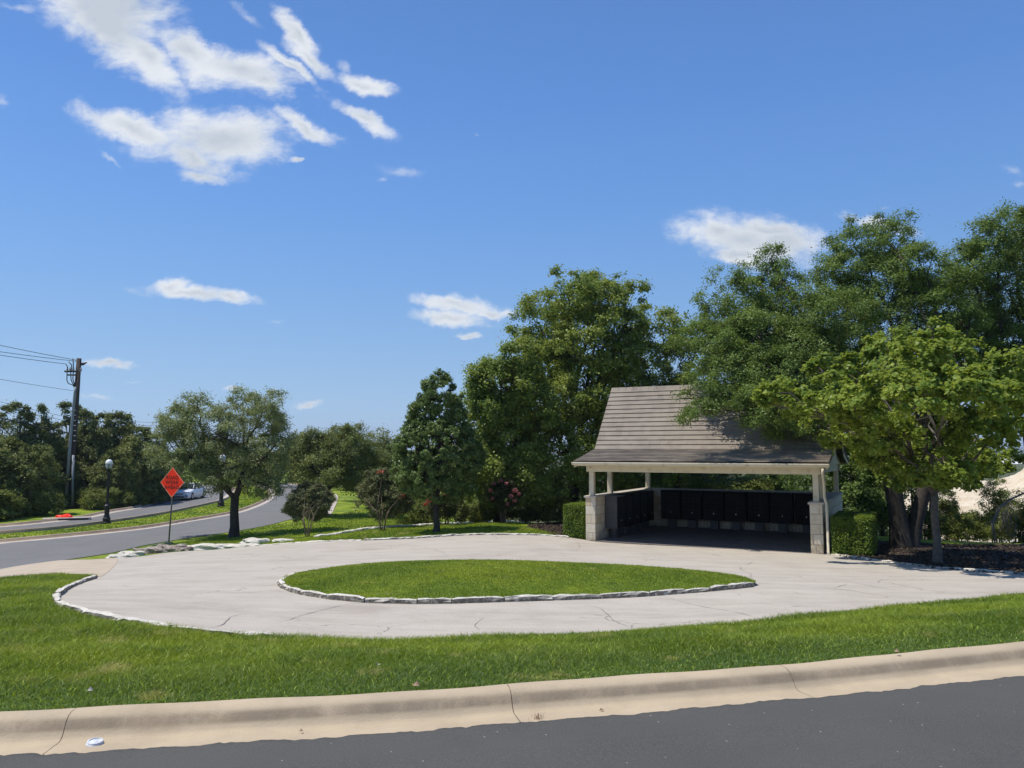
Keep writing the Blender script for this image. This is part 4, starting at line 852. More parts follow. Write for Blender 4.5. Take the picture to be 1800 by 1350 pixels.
# crepe myrtles and shrubs
def multi(name, label, px, py, blobs, d, leaf, clumps, per, cr_, size, nst=5, stemr=.03, h=1.1, bark=m_stem, flowers=None, group=None, spread=.25, **kw):
    base = G(px, py); b = np.array([*base, float(gz(*base)) - .03]); root = empty(name, b, label=label, cat='shrub' if name == 'shrub' else 'small tree', group=group); bl = []
    for q in blobs: c = P(q[0], q[1], d) - b; bl.append((c, np.array([q[2] / F * d, q[2] / F * d * .9, q[3] / F * d])))
    o, cc, bi = crown_mesh('crown', bl, clumps, per, cr_, size, leaf, root, **kw)
    mb = MB()
    for k in range(nst):
        a = 6.28 * k / nst + rng.random(); q = cc[rng.integers(len(cc))]; s = np.array([math.cos(a) * .07, math.sin(a) * .07, 0]); t_ = np.array([math.cos(a) * spread, math.sin(a) * spread, h])
        mb.tube(bez(s, s + (t_ - s) * np.array([.3, .3, .6]), t_, 6), [stemr * (1 - .07 * i) for i in range(6)], 6); mb.tube(bez(t_, (t_ + q) / 2 + [0, 0, .1], q, 5), [stemr * .6, stemr * .45, stemr * .3, stemr * .2, .004], 5)
    mb.build('stem', bark, root, smooth=True, fix=False)
    if flowers:
        fb, fm = flowers
        for q in fb:
            m_ = 90; pp_ = P(q[0], q[1], d - .5) - b + np.clip(rng.normal(size=(m_, 3)), -1.6, 1.6) * np.array([q[2], q[2], q[3]]) / F * d * .42; nn_ = rng.normal(size=(m_, 3)) + [0, 0, .5]; nn_ /= np.linalg.norm(nn_, axis=1)[:, None]
            V, Fq = leaf_quads(pp_, nn_, .06 * (.6 + .8 * rng.random(m_)), .9); fast_mesh('flower_cluster', V, Fq, fm, root, rnd=rng.random(m_))
    return root
gm = 'crepe myrtles and bronze shrubs along the lawns'
multi('crepe_myrtle', 'low bushy bronze green shrub on bare stems in front of the walkway oak', 540, 944, [(535,882,25,22),(556,888,24,24),(523,894,18,18),(545,866,22,16),(568,882,16,16)], 32.5, lm_bronze, 1300, 24, .13, .065, 6, .022, .75, group=gm)
multi('crepe_myrtle', 'taller dark reddish crepe myrtle on bare stems in front of the green lawn', 672, 933, [(672,850,26,22),(690,870,28,28),(655,868,24,26),(675,890,26,22),(705,885,18,20),(665,838,18,12)], 33, lm_bronze, 1000, 24, .14, .065, 6, .022, .8, group=gm, flowers=([(706,872,7,4),(668,830,10,4)], lm_red))
multi('crepe_myrtle', 'pink flowered crepe myrtle standing before the dark trees left of the pavilion', 884, 919, [(884,860,24,16),(868,868,16,14),(900,872,18,14),(884,882,20,14)], 34, lm_myrt, 420, 20, .14, .06, 6, .022, .8, group=gm,
      flowers=([(868,850,5,3),(905,862,7,5),(898,872,5,4),(880,845,5,3),(862,862,4,3),(912,868,4,4),(892,886,3,3),(890,850,4,3),(866,876,3,3),(904,880,4,3)], lm_pink))
multi('crepe_myrtle', 'crepe myrtle with a few coral flowers half hidden behind the pear trunk', 785, 922, [(785,880,26,22),(800,892,22,22),(775,895,18,18)], 33.8, lm_myrt, 300, 22, .2, .07, 6, .022, .7, group=gm, flowers=([(754,880,7,4),(748,886,5,3),(782,873,5,5),(760,876,4,3)], lm_red))
gs = 'loose shrubs at the edge of the far lawn'
SH = [('pale green loose shrub right of the dark crepe myrtle', 720, 915, [(722,895,26,24),(740,885,24,24)], 38, lm_shrub), ('olive shrub left of the pear trunk', 750, 920, [(752,900,20,18),(735,905,14,14)], 37, lm_shrub),
      ('feathery yellow green shrub right of the pear trunk', 840, 918, [(838,902,26,16),(856,895,18,16),(822,908,18,12)], 36, lm_shrub), ('rounded shrub behind the pink crepe myrtle', 872, 914, [(868,896,24,18),(850,902,14,12)], 37, lm_shrub),
      ('yellow green shrub right of the pink crepe myrtle', 915, 914, [(915,898,24,18),(932,903,16,14)], 37, lm_shrub), ('taller pale shrub midway between pink myrtle and hedge', 946, 916, [(945,892,18,24),(952,872,12,12),(960,900,16,16)], 37.5, lm_shrub),
      ('grey green shrub beside the clipped left hedge', 982, 918, [(980,895,18,22),(986,878,14,16),(965,902,12,12)], 36, lm_jun), ('dark shrub behind the pear tree trunk', 800, 914, [(808,885,30,24),(790,875,22,20)], 40, lm_redoak), ('dark bush under the red oak', 900, 905, [(905,865,34,30),(940,860,30,28),(870,870,26,24)], 41, lm_redoak),
      ('shrub on the slope beyond the tan grass', 700, 905, [(700,880,22,22),(715,868,18,18)], 46, lm_wood),('dark undergrowth bush behind the left hedge', 1000, 912, [(1005,880,34,34),(1040,870,34,34),(960,875,30,24)], 40.5, lm_redoak)]
for (lab, px, py, bl, d, lm) in SH: multi('shrub', lab, px, py, bl, d, lm, 330, 22, .2, .07, 4, .02, .5, group=gs)
# dark undergrowth behind the pavilion
gu = 'undergrowth trees behind the pavilion'
for i, (lab, x, y, bl, d) in enumerate((('undergrowth seen through the left bay of the pavilion', 4.2, 40, [(1070,850,50,40),(1110,845,50,40),(1130,880,50,40)], 40), ('undergrowth seen through the middle of the pavilion opening', 10, 41, [(1200,852,56,30),(1260,850,60,34),(1230,880,60,30)], 40.5),
    ('undergrowth seen at the right of the pavilion opening', 14, 40, [(1320,845,60,38),(1380,850,60,38),(1350,885,70,34)], 40), ('lit low bush seen over the back wall', 11.5, 37.5, [(1290,862,40,14),(1320,858,30,12)], 37.5),
    ('dark undergrowth right of the pavilion behind the right hedge', 15.3, 32, [(1500,850,40,50),(1530,880,40,50),(1490,900,40,50),(1545,830,40,36)], 33), ('undergrowth behind the live oak trunk', 18, 35, [(1580,850,50,50),(1620,830,40,50),(1560,900,40,40),(1640,770,50,50),(1600,800,50,50)], 36),
    ('undergrowth between the pavilion gable and the live oak', 14.5, 34, [(1480,800,44,50),(1530,780,44,50),(1440,820,40,50),(1560,740,60,50),(1500,720,50,50)], 34))):
    b = np.array([x, y, float(gz(x, y))]); r_ = empty('undergrowth', b, label=lab, cat='bush', group=gu)
    bl = [(P(q[0], q[1], d) - b, np.array([q[2], q[2], q[3]]) / F * d) for q in bl]
    o, cc, bi = crown_mesh('crown', bl, 600, 26, .3, .12, lm_shrub if 'lit' in lab else (lm_wood if i in (5,) else lm_oakr), r_, aspect=.6)
    mb = MB()
    for q in bl: mb.tube([(q[0][0] * .6, q[0][1] * .6, -.2), (q[0][0] * .8, q[0][1] * .8, q[0][2] * .5), tuple(q[0])], [.07, .05, .02], 6)
    mb.build('stem', m_barkd, r_, smooth=True, fix=False)
# clipped hedges
def hedge(label, x0, x1, y0, y1, h, n):
    c = pv((x0 + x1) / 2, (y0 + y1) / 2); zz = float(gz(*c)); r_ = empty('hedge', (c[0], c[1], zz), yaw, label=label, cat='hedge'); wx, wy = (x1 - x0) / 2, (y1 - y0) / 2
    MB().box(-wx + .1, wx - .1, -wy + .1, wy - .1, 0, h - .1).build('branches', m_barkd, r_)
    p = rng.uniform(-1, 1, (n, 3)); ax = rng.choice(3, n, p=[.25, .4, .35]); sg = np.sign(rng.uniform(-1, 1, n)); sg[ax == 2] = 1
    sc = np.array([wx, wy, h / 2]); nm = np.zeros((n, 3)); nm[np.arange(n), ax] = sg; p[np.arange(n), ax] = sg
    # rounded edges and a slightly uneven clip
    q = p * sc; rad = np.maximum(0, np.abs(p) - (1 - .12 / sc)); 
    e2 = np.sort(np.abs(p) * sc - sc, axis=1)[:, 1]; q -= nm * (np.clip(.10 + e2, 0, .1) ** 2 * 5)[:, None]
    q += nm * (rng.normal(0, .025, n) - .02 + .02 * np.sin(q[:, 0] * 9) * np.cos(q[:, 2] * 8 + q[:, 1] * 7))[:, None]; q[:, 2] += h / 2
    nn_ = nm * .9 + np.array([0, 0, .45]) + rng.normal(size=(n, 3)) * .5; nn_ /= np.linalg.norm(nn_, axis=1)[:, None]
    V, Fq = leaf_quads(q, nn_, .05 * (.7 + .6 * rng.random(n)), .6); fast_mesh('foliage', V, Fq, lm_hedge, r_, rnd=rng.random(n)); return r_
hedge('clipped box hedge with a sunlit top against the left stone pier', -.92, -.05, .1, 1.5, 1.18, 16000)
hedge('shaded clipped hedge beside the right stone pier and downspout', PW + .22, PW + 1.35, -.05, 2.4, 1.15, 20000)

m_chip = leafmat('bark_chip', (.03, .021, .015), (.06, .042, .028), (.15, .11, .07), .0, .9, 2)
# ------------------------------------------------------------------ the wood on the left
def proto(name, blobs, leaf, bark, clumps, per, cr_, size, r0, h, **k):
    root = empty(name, (0, 0, 0)); bl = [(np.array(b[:3], float), np.array(b[3:6], float)) for b in blobs]
    o, cc, bi = crown_mesh('crown', bl, clumps, per, cr_, size, leaf, root, **k); mb = MB()
    mb.tube([(0, 0, -.2), (.05, 0, h * .3), (-.03, .04, h * .6), (0, 0, h * .85)], [r0, r0 * .8, r0 * .5, r0 * .2], 8)
    for i, (c, r) in enumerate(bl):
        s = np.array([0, 0, min(c[2] * .7, h * .5)]); mb.tube(bez(s, (s + c) / 2 + [0, 0, -.1], c, 4), [r0 * .4, r0 * .3, r0 * .2, r0 * .08], 5)
    mb.build('trunk', bark, root, smooth=True, fix=False); return root
def copy_tree(src, loc, rz, sc, label, cat, group):
    r = src.copy(); C.objects.link(r); r.location = tuple(loc); r.rotation_euler = (0, 0, rz); r.scale = sc if hasattr(sc, '__len__') else (sc, sc, sc)
    tag(r, label, cat, group)
    for ch in list(src.children): c = ch.copy(); C.objects.link(c); c.parent = r
    return r
pr_j = [proto('juniper', [(0, 0, 1.3, 1.9, 1.9, 1.3), (.5, .2, 2.8, 1.6, 1.6, 1.3), (-.5, 0, 3.9, 1.35, 1.35, 1.2), (.15, .1, 5.2, 1.0, 1.0, 1.1), (0, 0, 6.5, .62, .62, .95), (.1, 0, 7.4, .3, .3, .6), (-.9, .3, 4.8, .4, .4, .8), (.9, -.2, 4.5, .4, .4, .9)], lm_jun, m_barkd, 620, 26, .34, .16, .2, 8, core=.6),
        proto('juniper', [(0, 0, 1.3, 1.7, 1.7, 1.3), (-.4, .2, 2.8, 1.5, 1.5, 1.3), (.4, 0, 4.1, 1.3, 1.3, 1.2), (-.3, .1, 5.4, .8, .8, 1.1), (.45, 0, 5.9, .5, .5, 1.1), (-.35, 0, 6.9, .38, .38, 1.0), (.5, 0, 6.9, .28, .28, .7)], lm_jun, m_barkd, 600, 26, .34, .16, .2, 8, core=.6)]
pr_r = [proto('elm', [(0, 0, 4.4, 2.0, 2.0, 1.7), (1.4, .5, 3.6, 1.5, 1.5, 1.3), (-1.5, 0, 3.5, 1.5, 1.5, 1.4), (.3, -.8, 2.6, 1.8, 1.5, 1.2), (-.6, .5, 5.6, 1.2, 1.2, .9), (.9, 0, 5.3, .9, .9, .9), (0, 0, 1.4, 1.8, 1.8, 1.0)], lm_wood, m_barkd, 760, 26, .36, .17, .18, 6, core=.6),
        proto('elm', [(0, 0, 4.0, 1.8, 1.8, 1.9), (-1.3, .5, 3.2, 1.5, 1.5, 1.5), (1.3, 0, 3.0, 1.4, 1.4, 1.2), (.3, -.8, 2.0, 1.9, 1.5, 1.3), (.5, .3, 5.4, 1.0, 1.0, 1.0), (-.8, 0, 5.0, .8, .8, .8)], lm_wood, m_barkd, 700, 26, .36, .17, .18, 6, core=.6)]
pr_b = proto('thicket_bush', [(0, 0, .9, 1.4, 1.2, 1.0), (1.0, .2, .7, 1.0, .9, .8), (-1.0, 0, .8, 1.0, 1.0, .8), (.3, -.4, 1.5, .7, .7, .6)], lm_shrub, m_barkd, 330, 24, .3, .14, .06, 2, core=.5)
gw = 'trees of the wood on the left'
sharedJ = 'pointed dark juniper in the wood left of the lamp post'; sharedR = 'rounded green tree in the wood left of the lamp post'
WOOD = [ # px, base y, top y, proto kind, widen, label
 (-60,903,715,'j',1.1,None),(28,899,707,'j',1.0,'tall pointed juniper at the left edge of the wood with a double tip'),(65,896,705,'j',.75,'slim spired juniper, tallest left of the utility pole'),(-10,893,712,'j',1.1,None),
 (88,894,738,'j',1.1,'short juniper between the spired one and the utility pole'),(116,890,706,'j',.95,'tall juniper spire directly left of the utility pole top'),(145,890,714,'j',.85,'narrow juniper just right of the utility pole'),
 (172,888,726,'j',1.2,'dark juniper behind the lamp post, left of its globe'),(196,888,718,'j',1.1,'dark juniper whose tip rises above the lamp globe'),(213,887,727,'j',1.1,'dark juniper with blunt tip right of the lamp globe'),(232,888,743,'j',1.2,'low dark juniper left of the boulevard oak crown'),
 (252,886,750,'j',1.2,'juniper touching the left side of the boulevard oak crown'),(272,880,758,'j',1.3,'juniper behind the left side of the boulevard oak crown'),
 (45,905,790,'r',1.0,'olive tree in front of the tall junipers at the far left'),(5,907,778,'r',1.2,None),(-55,912,770,'r',1.2,None),(92,893,775,'r',.9,'olive tree at the left foot of the utility pole'),(152,889,762,'r',.9,'round pale tree right behind the utility pole'),
 (194,893,795,'r',1.0,'round tree behind the lamp post'),(225,889,775,'r',1.0,'round olive tree between lamp post and boulevard oak'),(262,883,785,'r',1.1,'round tree above the road work sign, left side'),(278,876,790,'r',.8,'round tree behind the road work sign'),
 (312,856,792,'r',.8,'round tree behind the white car'),(362,851,785,'r',1.2,'distant tree behind the boulevard oak crown'),(415,851,782,'r',1.5,'distant tree beyond the far lamp post'),(450,850,795,'r',1.5,'distant tree where the two roads meet the horizon'),(478,850,800,'r',1.3,'low distant tree beyond the near road bend'),
 (560,856,792,'r',1.5,'distant tree behind the walkway oak'),(610,862,785,'r',1.5,'distant tree at the lawn end right of the walkway'),(690,872,790,'r',1.5,'distant tree behind the dark crepe myrtle'),(725,880,800,'r',1.5,'distant tree between crepe myrtle and pear tree'),(775,890,780,'r',1.6,'distant tree behind the pear tree')]
cj = cr2 = 0; used = set()
for i, (px, by, ty, kd, wd, lab) in enumerate(WOOD):
    g_ = G(px, by); 
    if kd == 'j': src = pr_j[cj % 2]; cj += 1; H = 7.9
    else: src = pr_r[cr2 % 2]; cr2 += 1; H = 6.4
    z0 = float(gz(*g_)); top = P(px, ty, g_[1])[2]; sc = (top - z0) / H
    lab = lab or {(-60): 'juniper outermost at the left frame edge', (-10): 'juniper cut by the left frame edge', 5: 'olive tree cut by the left frame edge below the junipers', (-55): 'olive tree just outside the left frame edge'}[px]
    if src not in used:
        used.add(src); o = src; o.location = (g_[0], g_[1], z0); o.rotation_euler.z = i * 1.3; o.scale = (sc * wd, sc * wd, sc); tag(o, lab, 'tree', gw)
    else: copy_tree(src, (g_[0], g_[1], z0), i * 1.3, (sc * wd, sc * wd, sc), lab, 'tree', gw)
BL = ['bush at the front of the wood just outside the left frame edge', 'bush at the front of the wood at the left frame edge', 'low bush second from the left frame edge along the wood', 'bush in front of the olive tree at the far left', 'low bush left of the utility pole foot', 'lowest bush touching the utility pole foot', 'low bush right of the utility pole foot', 'low bush beside the pale utility pedestal',
 'bush right behind the lamp post', 'bush first right of the lamp post', 'bush second right of the lamp post', 'bush nearest the bend of the far road', 'outermost bush of the wood beyond the left frame edge']
BUSH = [(-50,916,2.2),(5,911,1.7),(30,909,1.3),(58,906,1.5),(84,897,1.5),(108,893,1.2),(146,893,1.5),(165,896,1.4),(197,895,1.5),(222,891,1.3),(247,887,1.6),(268,882,1.4),(-100,921,3.0)]
for i, (px, by, h) in enumerate(BUSH):
    g_ = G(px, by); z0 = float(gz(*g_)); lab = BL[i]
    if i == 0: o = pr_b; o.location = (g_[0], g_[1], z0); o.scale = (h / 2,) * 3; tag(o, lab, 'bush', 'bushes at the front edge of the wood')
    else: copy_tree(pr_b, (g_[0], g_[1], z0), i * 2.1, h / 2.0, lab, 'bush', 'bushes at the front edge of the wood')
# shrubs on the slope right of the pavilion
SL = [('pale green leafy shrub in front of the bare limestone bank', 1748, 955, 36, [(1745,862,20,22),(1755,885,24,26),(1738,905,22,26),(1765,910,22,24),(1775,888,16,18)]), ('yellow green scrub bush right of the maple trunk', 1690, 958, 33, [(1690,925,26,20),(1710,935,22,16),(1670,930,20,18)]),
      ('yellow green scrub bush at the right edge of the mulch bed', 1785, 958, 32, [(1785,925,28,22),(1800,910,24,24),(1765,938,22,14)]), ('low scrub between the oak trunk and the maple trunk', 1625, 955, 34, [(1625,925,24,24),(1640,940,20,14),(1610,905,14,18)]),
      ('small dark leafed juniper right of the maple trunk', 1665, 950, 38, [(1665,880,12,30),(1660,905,14,26),(1672,900,10,18)]), ('scrub bush below the limestone bank', 1725, 952, 40, [(1720,922,28,16),(1740,930,26,14)]), ('grey green bush left of the oak trunk', 1545, 950, 33, [(1548,900,26,34),(1530,925,22,22),(1560,880,20,26)]),
      ('broad bush beyond the right edge of the mulch', 1830, 955, 31, [(1835,900,40,40),(1850,930,40,26)])]
for (lab, px, py, d, bl) in SL:
    w_ = P(px, py, d); b = np.array([w_[0], d, float(gz(w_[0], d))]); r_ = empty('scrub_bush', b, label=lab, cat='bush', group='scrub bushes on the slope right of the pavilion')
    bb = [(P(q[0], q[1], d) - b, np.array([q[2], q[2], q[3]]) / F * d) for q in bl]; crown_mesh('crown', bb, 330, 22, .2, .08, lm_jun if 'juniper' in lab else lm_shrub, r_, aspect=.5, ragged=.35)
    mb = MB()
    for q in bb: mb.tube(bez(np.array([q[0][0] * .3, q[0][1] * .3, -.3]), np.array([q[0][0] * .3, q[0][1] * .3, q[0][2] * .5]), q[0], 5), [.05, .04, .03, .02, .008], 6)
    mb.build('stem', m_bark, r_, smooth=True, fix=False)
# arching dead brush
w_ = P(1748, 948, 31); b = np.array([w_[0], 31, float(gz(w_[0], 31))]); r_ = empty('dead_brush', b, label='grey leafless arching branch and dry brush at the right edge beyond the mulch', cat='dead branch')
m_dead = simple('dead_wood', (.26, .22, .18), (.17, .14, .12), 8, .9, .4, 40)
mb = MB(); mb.tube([P(a_, b_, 31) - b for a_, b_ in ((1748, 950), (1745, 920), (1757, 893), (1775, 878), (1800, 867), (1835, 866))], [.07, .06, .055, .045, .035, .02], 7); mb.build('branch', m_dead, r_, smooth=True, fix=False)
mb = MB()
for i in range(46):
    a_ = rng.uniform(1745, 1795); y0 = rng.uniform(875, 900) ; e_ = rng.uniform(-8, 8); y1 = rng.uniform(915, 950); mb.tube([P(a_, y0, 31.2 + rng.normal(0, .3)) - b, P(a_ + e_ * .3 + rng.normal(0, 4), (y0 + y1) / 2, 31.2 + rng.normal(0, .3)) - b, P(a_ + e_ + rng.normal(0, 7), y1, 31.2 + rng.normal(0, .5)) - b], [.004, .007, .008], 4, caps=False)
o = mb.build('dry_twigs', m_dead, r_, fix=False); o['kind'] = 'stuff'
# loose branches rising over the arch were cut short by the frame in the photo

# ------------------------------------------------------------------ distant slope
def hillside(name, top, bot, d0, d1, mat, nx=90, ny=26, amp=1.0, fr=1.0, seed=0, canopy=0):
    """a real slope: image-left to image-right profile given as (px, y) pairs at its foot (d0) and crest (d1), with a back side"""
    tx = np.array(top, float); bx = np.array(bot, float); pxs = np.linspace(tx[0, 0], tx[-1, 0], nx); V = []
    for j in range(ny + 6):
        t = min(1, j / ny); dd = d0 + (d1 - d0) * t + (max(0, j - ny) * (d1 - d0) * .12)
        for px in pxs:
            yb, yt = np.interp(px, bx[:, 0], bx[:, 1]), np.interp(px, tx[:, 0], tx[:, 1]); p0, p1 = P(px, yb, d0), P(px, yt, d1); q = p0 + (p1 - p0) * t
            s = ray(px, 700); s = s / s[1]; x = s[0] * dd; z = q[2] - max(0, j - ny) ** 1.5 * amp * .8
            z += amp * .30 * (math.sin(x * .11 * fr + dd * .07 * fr + seed) + .6 * math.sin(x * .31 * fr - dd * .23 * fr + seed) + .5 * math.sin(dd * .9 * fr + math.sin(x * .5 * fr))) + rng.normal(0, amp * (.10 + canopy))
            V.append((x, dd, z - (amp * 4 if j == 0 else 0)))
    idx = np.arange(len(V)).reshape(ny + 6, nx); Fq = np.stack([idx[:-1, :-1], idx[:-1, 1:], idx[1:, 1:], idx[1:, :-1]], -1).reshape(-1, 4)
    return tag(fast_mesh(name, V, Fq, mat, smooth=True), kind='structure')
m_quarry = simple('bare_limestone', (.70, .61, .45), (.56, .44, .28), .22, .95, .8, .9, world=True, dirt=((.42, .33, .2), .12))
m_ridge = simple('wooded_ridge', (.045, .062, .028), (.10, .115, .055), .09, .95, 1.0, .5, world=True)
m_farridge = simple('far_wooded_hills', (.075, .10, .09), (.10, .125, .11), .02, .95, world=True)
hillside('quarry', [(1560,862),(1640,850),(1690,846),(1740,846),(1775,838),(1797,824),(1830,822),(1900,820),(2100,815)], [(1560,935),(1640,935),(1700,920),(1760,915),(1830,905),(1900,900),(2100,890)], 130, 190, m_quarry, 130, 34, .9, 1.0)
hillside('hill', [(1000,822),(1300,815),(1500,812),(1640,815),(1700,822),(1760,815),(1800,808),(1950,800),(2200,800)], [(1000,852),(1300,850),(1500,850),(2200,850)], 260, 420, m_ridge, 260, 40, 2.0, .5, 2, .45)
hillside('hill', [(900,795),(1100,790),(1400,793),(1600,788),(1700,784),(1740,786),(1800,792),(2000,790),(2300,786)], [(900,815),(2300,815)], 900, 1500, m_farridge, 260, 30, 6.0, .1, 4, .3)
def building(name, label, px, py, d, wx, wy, h, wallm, roofm):
    w_ = P(px, py, d); r_ = empty(name, w_, rng.uniform(-.3, .3), label=label, cat='building'); MB().box(-wx, wx, -wy, wy, -4, h).build('wall', wallm, r_)
    MB().prism([(-wy - .4, h), (0, h + wy * .35), (wy + .4, h)], 'x', -wx - .4, wx + .4).build('roof', roofm, r_)
    for k in range(5): MB().box(-wx * .8 + k * wx * .36, -wx * .8 + k * wx * .36 + wx * .18, -wy - .03, -wy - .002, h * .3, h * .75).build('window', m_box, r_)
building('warehouse', 'long low white building on the far hillside seen through the right gap', 1764, 823, 380, 9, 6, 2.2, simple('white_wall', (.75, .75, .72)), simple('white_roof', (.72, .72, .7)))

# scrub canopy covering the valley floor (nobody could count it)
n = 3500; th = rng.uniform(.3, .85, n); rr = rng.uniform(46, 150, n) ; x = np.sin(th) * rr; y = np.cos(th) * rr; k = (y > 44) ; x, y = x[k], y[k]
cen = np.column_stack([x, y, gz(x, y) + rng.uniform(.2, 1.6, len(x))]); m = 16; ii = np.repeat(np.arange(len(x)), m); pp = cen[ii] + rng.normal(size=(len(ii), 3)) * np.array([.9, .9, .6]); nm = np.array([0, 0, .8]) + rng.normal(size=(len(ii), 3)) * .6; nm /= np.linalg.norm(nm, axis=1)[:, None]
V, Fq = leaf_quads(pp, nm, .38 * (.6 + .8 * rng.random(len(ii))), .7); tag(fast_mesh('scrub_canopy', V, Fq, lm_shrub, rnd=rng.random(len(ii))), label='yellow green scrub covering the slope below the pavilion', cat='scrub', kind='stuff')

# ------------------------------------------------------------------ utility pole and wires
m_pole = simple('creosote_pole', (.045, .033, .026), (.08, .06, .045), 3, .9, .4, 30); m_conduit = simple('grey_conduit', (.33, .35, .35), (.25, .27, .27), 2, .6); m_wire = simple('black_cable', (.03, .03, .032), None, 1, .6)
m_insul = simple('grey_insulator', (.25, .24, .25), None, 1, .4)
pb = G(121, 894); pz = float(gz(*pb)); d_ = pb[1]; base = np.array([pb[0], pb[1], pz]); up_ = empty('utility_pole', base, label='tall dark wooden utility pole with grey conduits standing before the left wood', cat='utility pole')
toP = lambda px, py, dd=0: P(px, py, d_ + dd) - base
top = toP(139, 630); MB().tube([(0, 0, -.3), tuple(top * .5), tuple(top)], [.26, .22, .17], 12).build('pole', m_pole, up_, smooth=True)
MB().tube([toP(115, 890, -.3), toP(124, 770, -.3), toP(131.5, 690, -.3), toP(133, 680, -.3)], [.12, .105, .09, .08], 8).build('conduit', m_conduit, up_, smooth=True)
MB().tube([toP(127, 890, -.4), toP(129, 800, -.4)], [.09, .09], 8).build('conduit', m_conduit, up_, smooth=True)
MB().box(-.62, .38, -.35, -.2, 0, .12, Matrix.Translation(Vector(toP(132, 655)))).build('crossarm', m_pole, up_)
MB().box(-.42, .2, -.35, -.22, 0, .1, Matrix.Translation(Vector(toP(132, 661)))).build('crossarm', m_pole, up_)
for (a_, b_) in ((118, 651), (123, 650), (129, 650), (142, 650)): MB().lathe([(.04, 0), (.09, .06), (.04, .12), (.09, .18), (.04, .24), (.02, .34)], 8).build('insulator', m_insul, up_).location = tuple(toP(a_, b_ + 3, -.3))
MB().tube([toP(139, 640), toP(146, 640), toP(153, 637)], [.12, .10, .03], 6).build('bracket', m_pole, up_)
for q in ([(118, 652), (117.5, 668), (120, 674), (128, 677), (132, 683)], [(124, 652), (125, 668), (129, 676), (133, 684)], [(129, 654), (128, 666), (131, 676), (133, 684)], [(116, 640), (119, 646), (119, 654)], [(121, 636), (126, 642), (126, 652)], [(128, 630), (129, 640), (129, 652)]):
    MB().tube([toP(a_, b_, -.32) for a_, b_ in q], .035, 6).build('cable', m_wire, up_, smooth=True)
for k in range(7): MB().tube([toP(123.5 + k * .2 + .5 + 5, 775 - k * 9, -.4), toP(137 - 3, 775 - k * 9, -.32)], .035, 5).build('strap', m_conduit, up_)
def wire(label, a, b, sag=.6, r=.018, n=24):
    a, b = np.array(a), np.array(b); pts = [a + (b - a) * t - np.array([0, 0, sag * 4 * t * (1 - t)]) for t in np.linspace(0, 1, n)]
    return tag(MB().tube([p - a for p in pts], r, 5).build('power_line', m_wire, None, smooth=True, fix=False), label, 'cable', 'wires on the utility pole'), a
for (lab, p0, y500, r) in (('topmost wire running left from the pole top', (134, 633), 478, .02), ('second wire from the top running left from the pole', (134, 635), 524, .02), ('third wire from the top running left from the pole', (117, 640), 524, .02),
                        ('single thin wire running left halfway up the pole', (130, 687), 556, .014), ('thick black cable bundle sagging left across the tree tops', (124, 762), 590, .045), ('thin wire just above the thick cable bundle', (126, 742), 566, .014), ('thin wire two above the thick cable bundle', (127, 735), 560, .012)):
    o, a = wire(lab, P(p0[0], p0[1], d_), P(-500, y500, d_ - 14), .35, r); o.location = tuple(a)
for (lab, p0, y1) in (('upper faint wire running right from the pole', (133, 730), 741), ('lower faint wire running right from the pole', (133, 737), 746)):
    o, a = wire(lab, P(p0[0], p0[1], d_), P(330, y1, d_ + 40), .3, .014); o.location = tuple(a)

# ------------------------------------------------------------------ lamp posts
m_black = simple('black_iron', (.012, .012, .013), None, 1, .45); m_globe = simple('frosted_globe', (.42, .44, .45), None, 1, .35, spec=.5); m_gtop = simple('white_lamp_dome', (.82, .82, .82), None, 1, .4)
def lamp(px, py, topy, label):
    g_ = G(px, py); z0 = float(gz(*g_)); r_ = empty('street_lamp', (g_[0], g_[1], z0), label=label, cat='street lamp', group='black globe street lamps on the median'); H = P(px, topy, g_[1])[2] - z0; k = H / 3.8
    MB().lathe([(a * k, b * k) for a, b in ((.26, -.05), (.26, .10), (.20, .13), (.21, .32), (.17, .38), (.13, .55), (.14, .95), (.17, .98), (.17, 1.04), (.10, 1.12), (.085, 1.2))], 14).build('base', m_black, r_, smooth=False)
    MB().lathe([(a * k, b * k) for a, b in ((.07, 1.16), (.065, 2.9), (.10, 2.93), (.10, 2.98), (.06, 3.02), (.12, 3.10), (.15, 3.14))], 12).build('post', m_black, r_, smooth=False)
    MB().lathe([(a * k, b * k) for a, b in ((.12, 3.15), (.17, 3.22), (.185, 3.36), (.18, 3.42))], 16).build('globe', m_globe, r_, smooth=True)
    MB().lathe([(a * k, b * k) for a, b in ((.20, 3.425), (.195, 3.50), (.15, 3.62), (.06, 3.68))], 16).build('cap', m_gtop, r_, smooth=True)
    MB().lathe([(a * k, b * k) for a, b in ((.05, 3.685), (.03, 3.74), (.012, 3.8))], 8).build('finial', m_black, r_)
    for q in range(4):
        a_ = q * math.pi / 2 + .4; MB().tube([(math.cos(a_) * .15 * k, math.sin(a_) * .15 * k, 3.12 * k), (math.cos(a_) * .2 * k, math.sin(a_) * .2 * k, 3.28 * k), (math.cos(a_) * .2 * k, math.sin(a_) * .2 * k, 3.43 * k)], .012 * k, 5).build('cage_rib', m_black, r_)
lamp(187, 921, 804, 'black street lamp with white globe standing before the left wood')
lamp(388.5, 891, 796, 'black street lamp whose top is hidden in the boulevard oak')

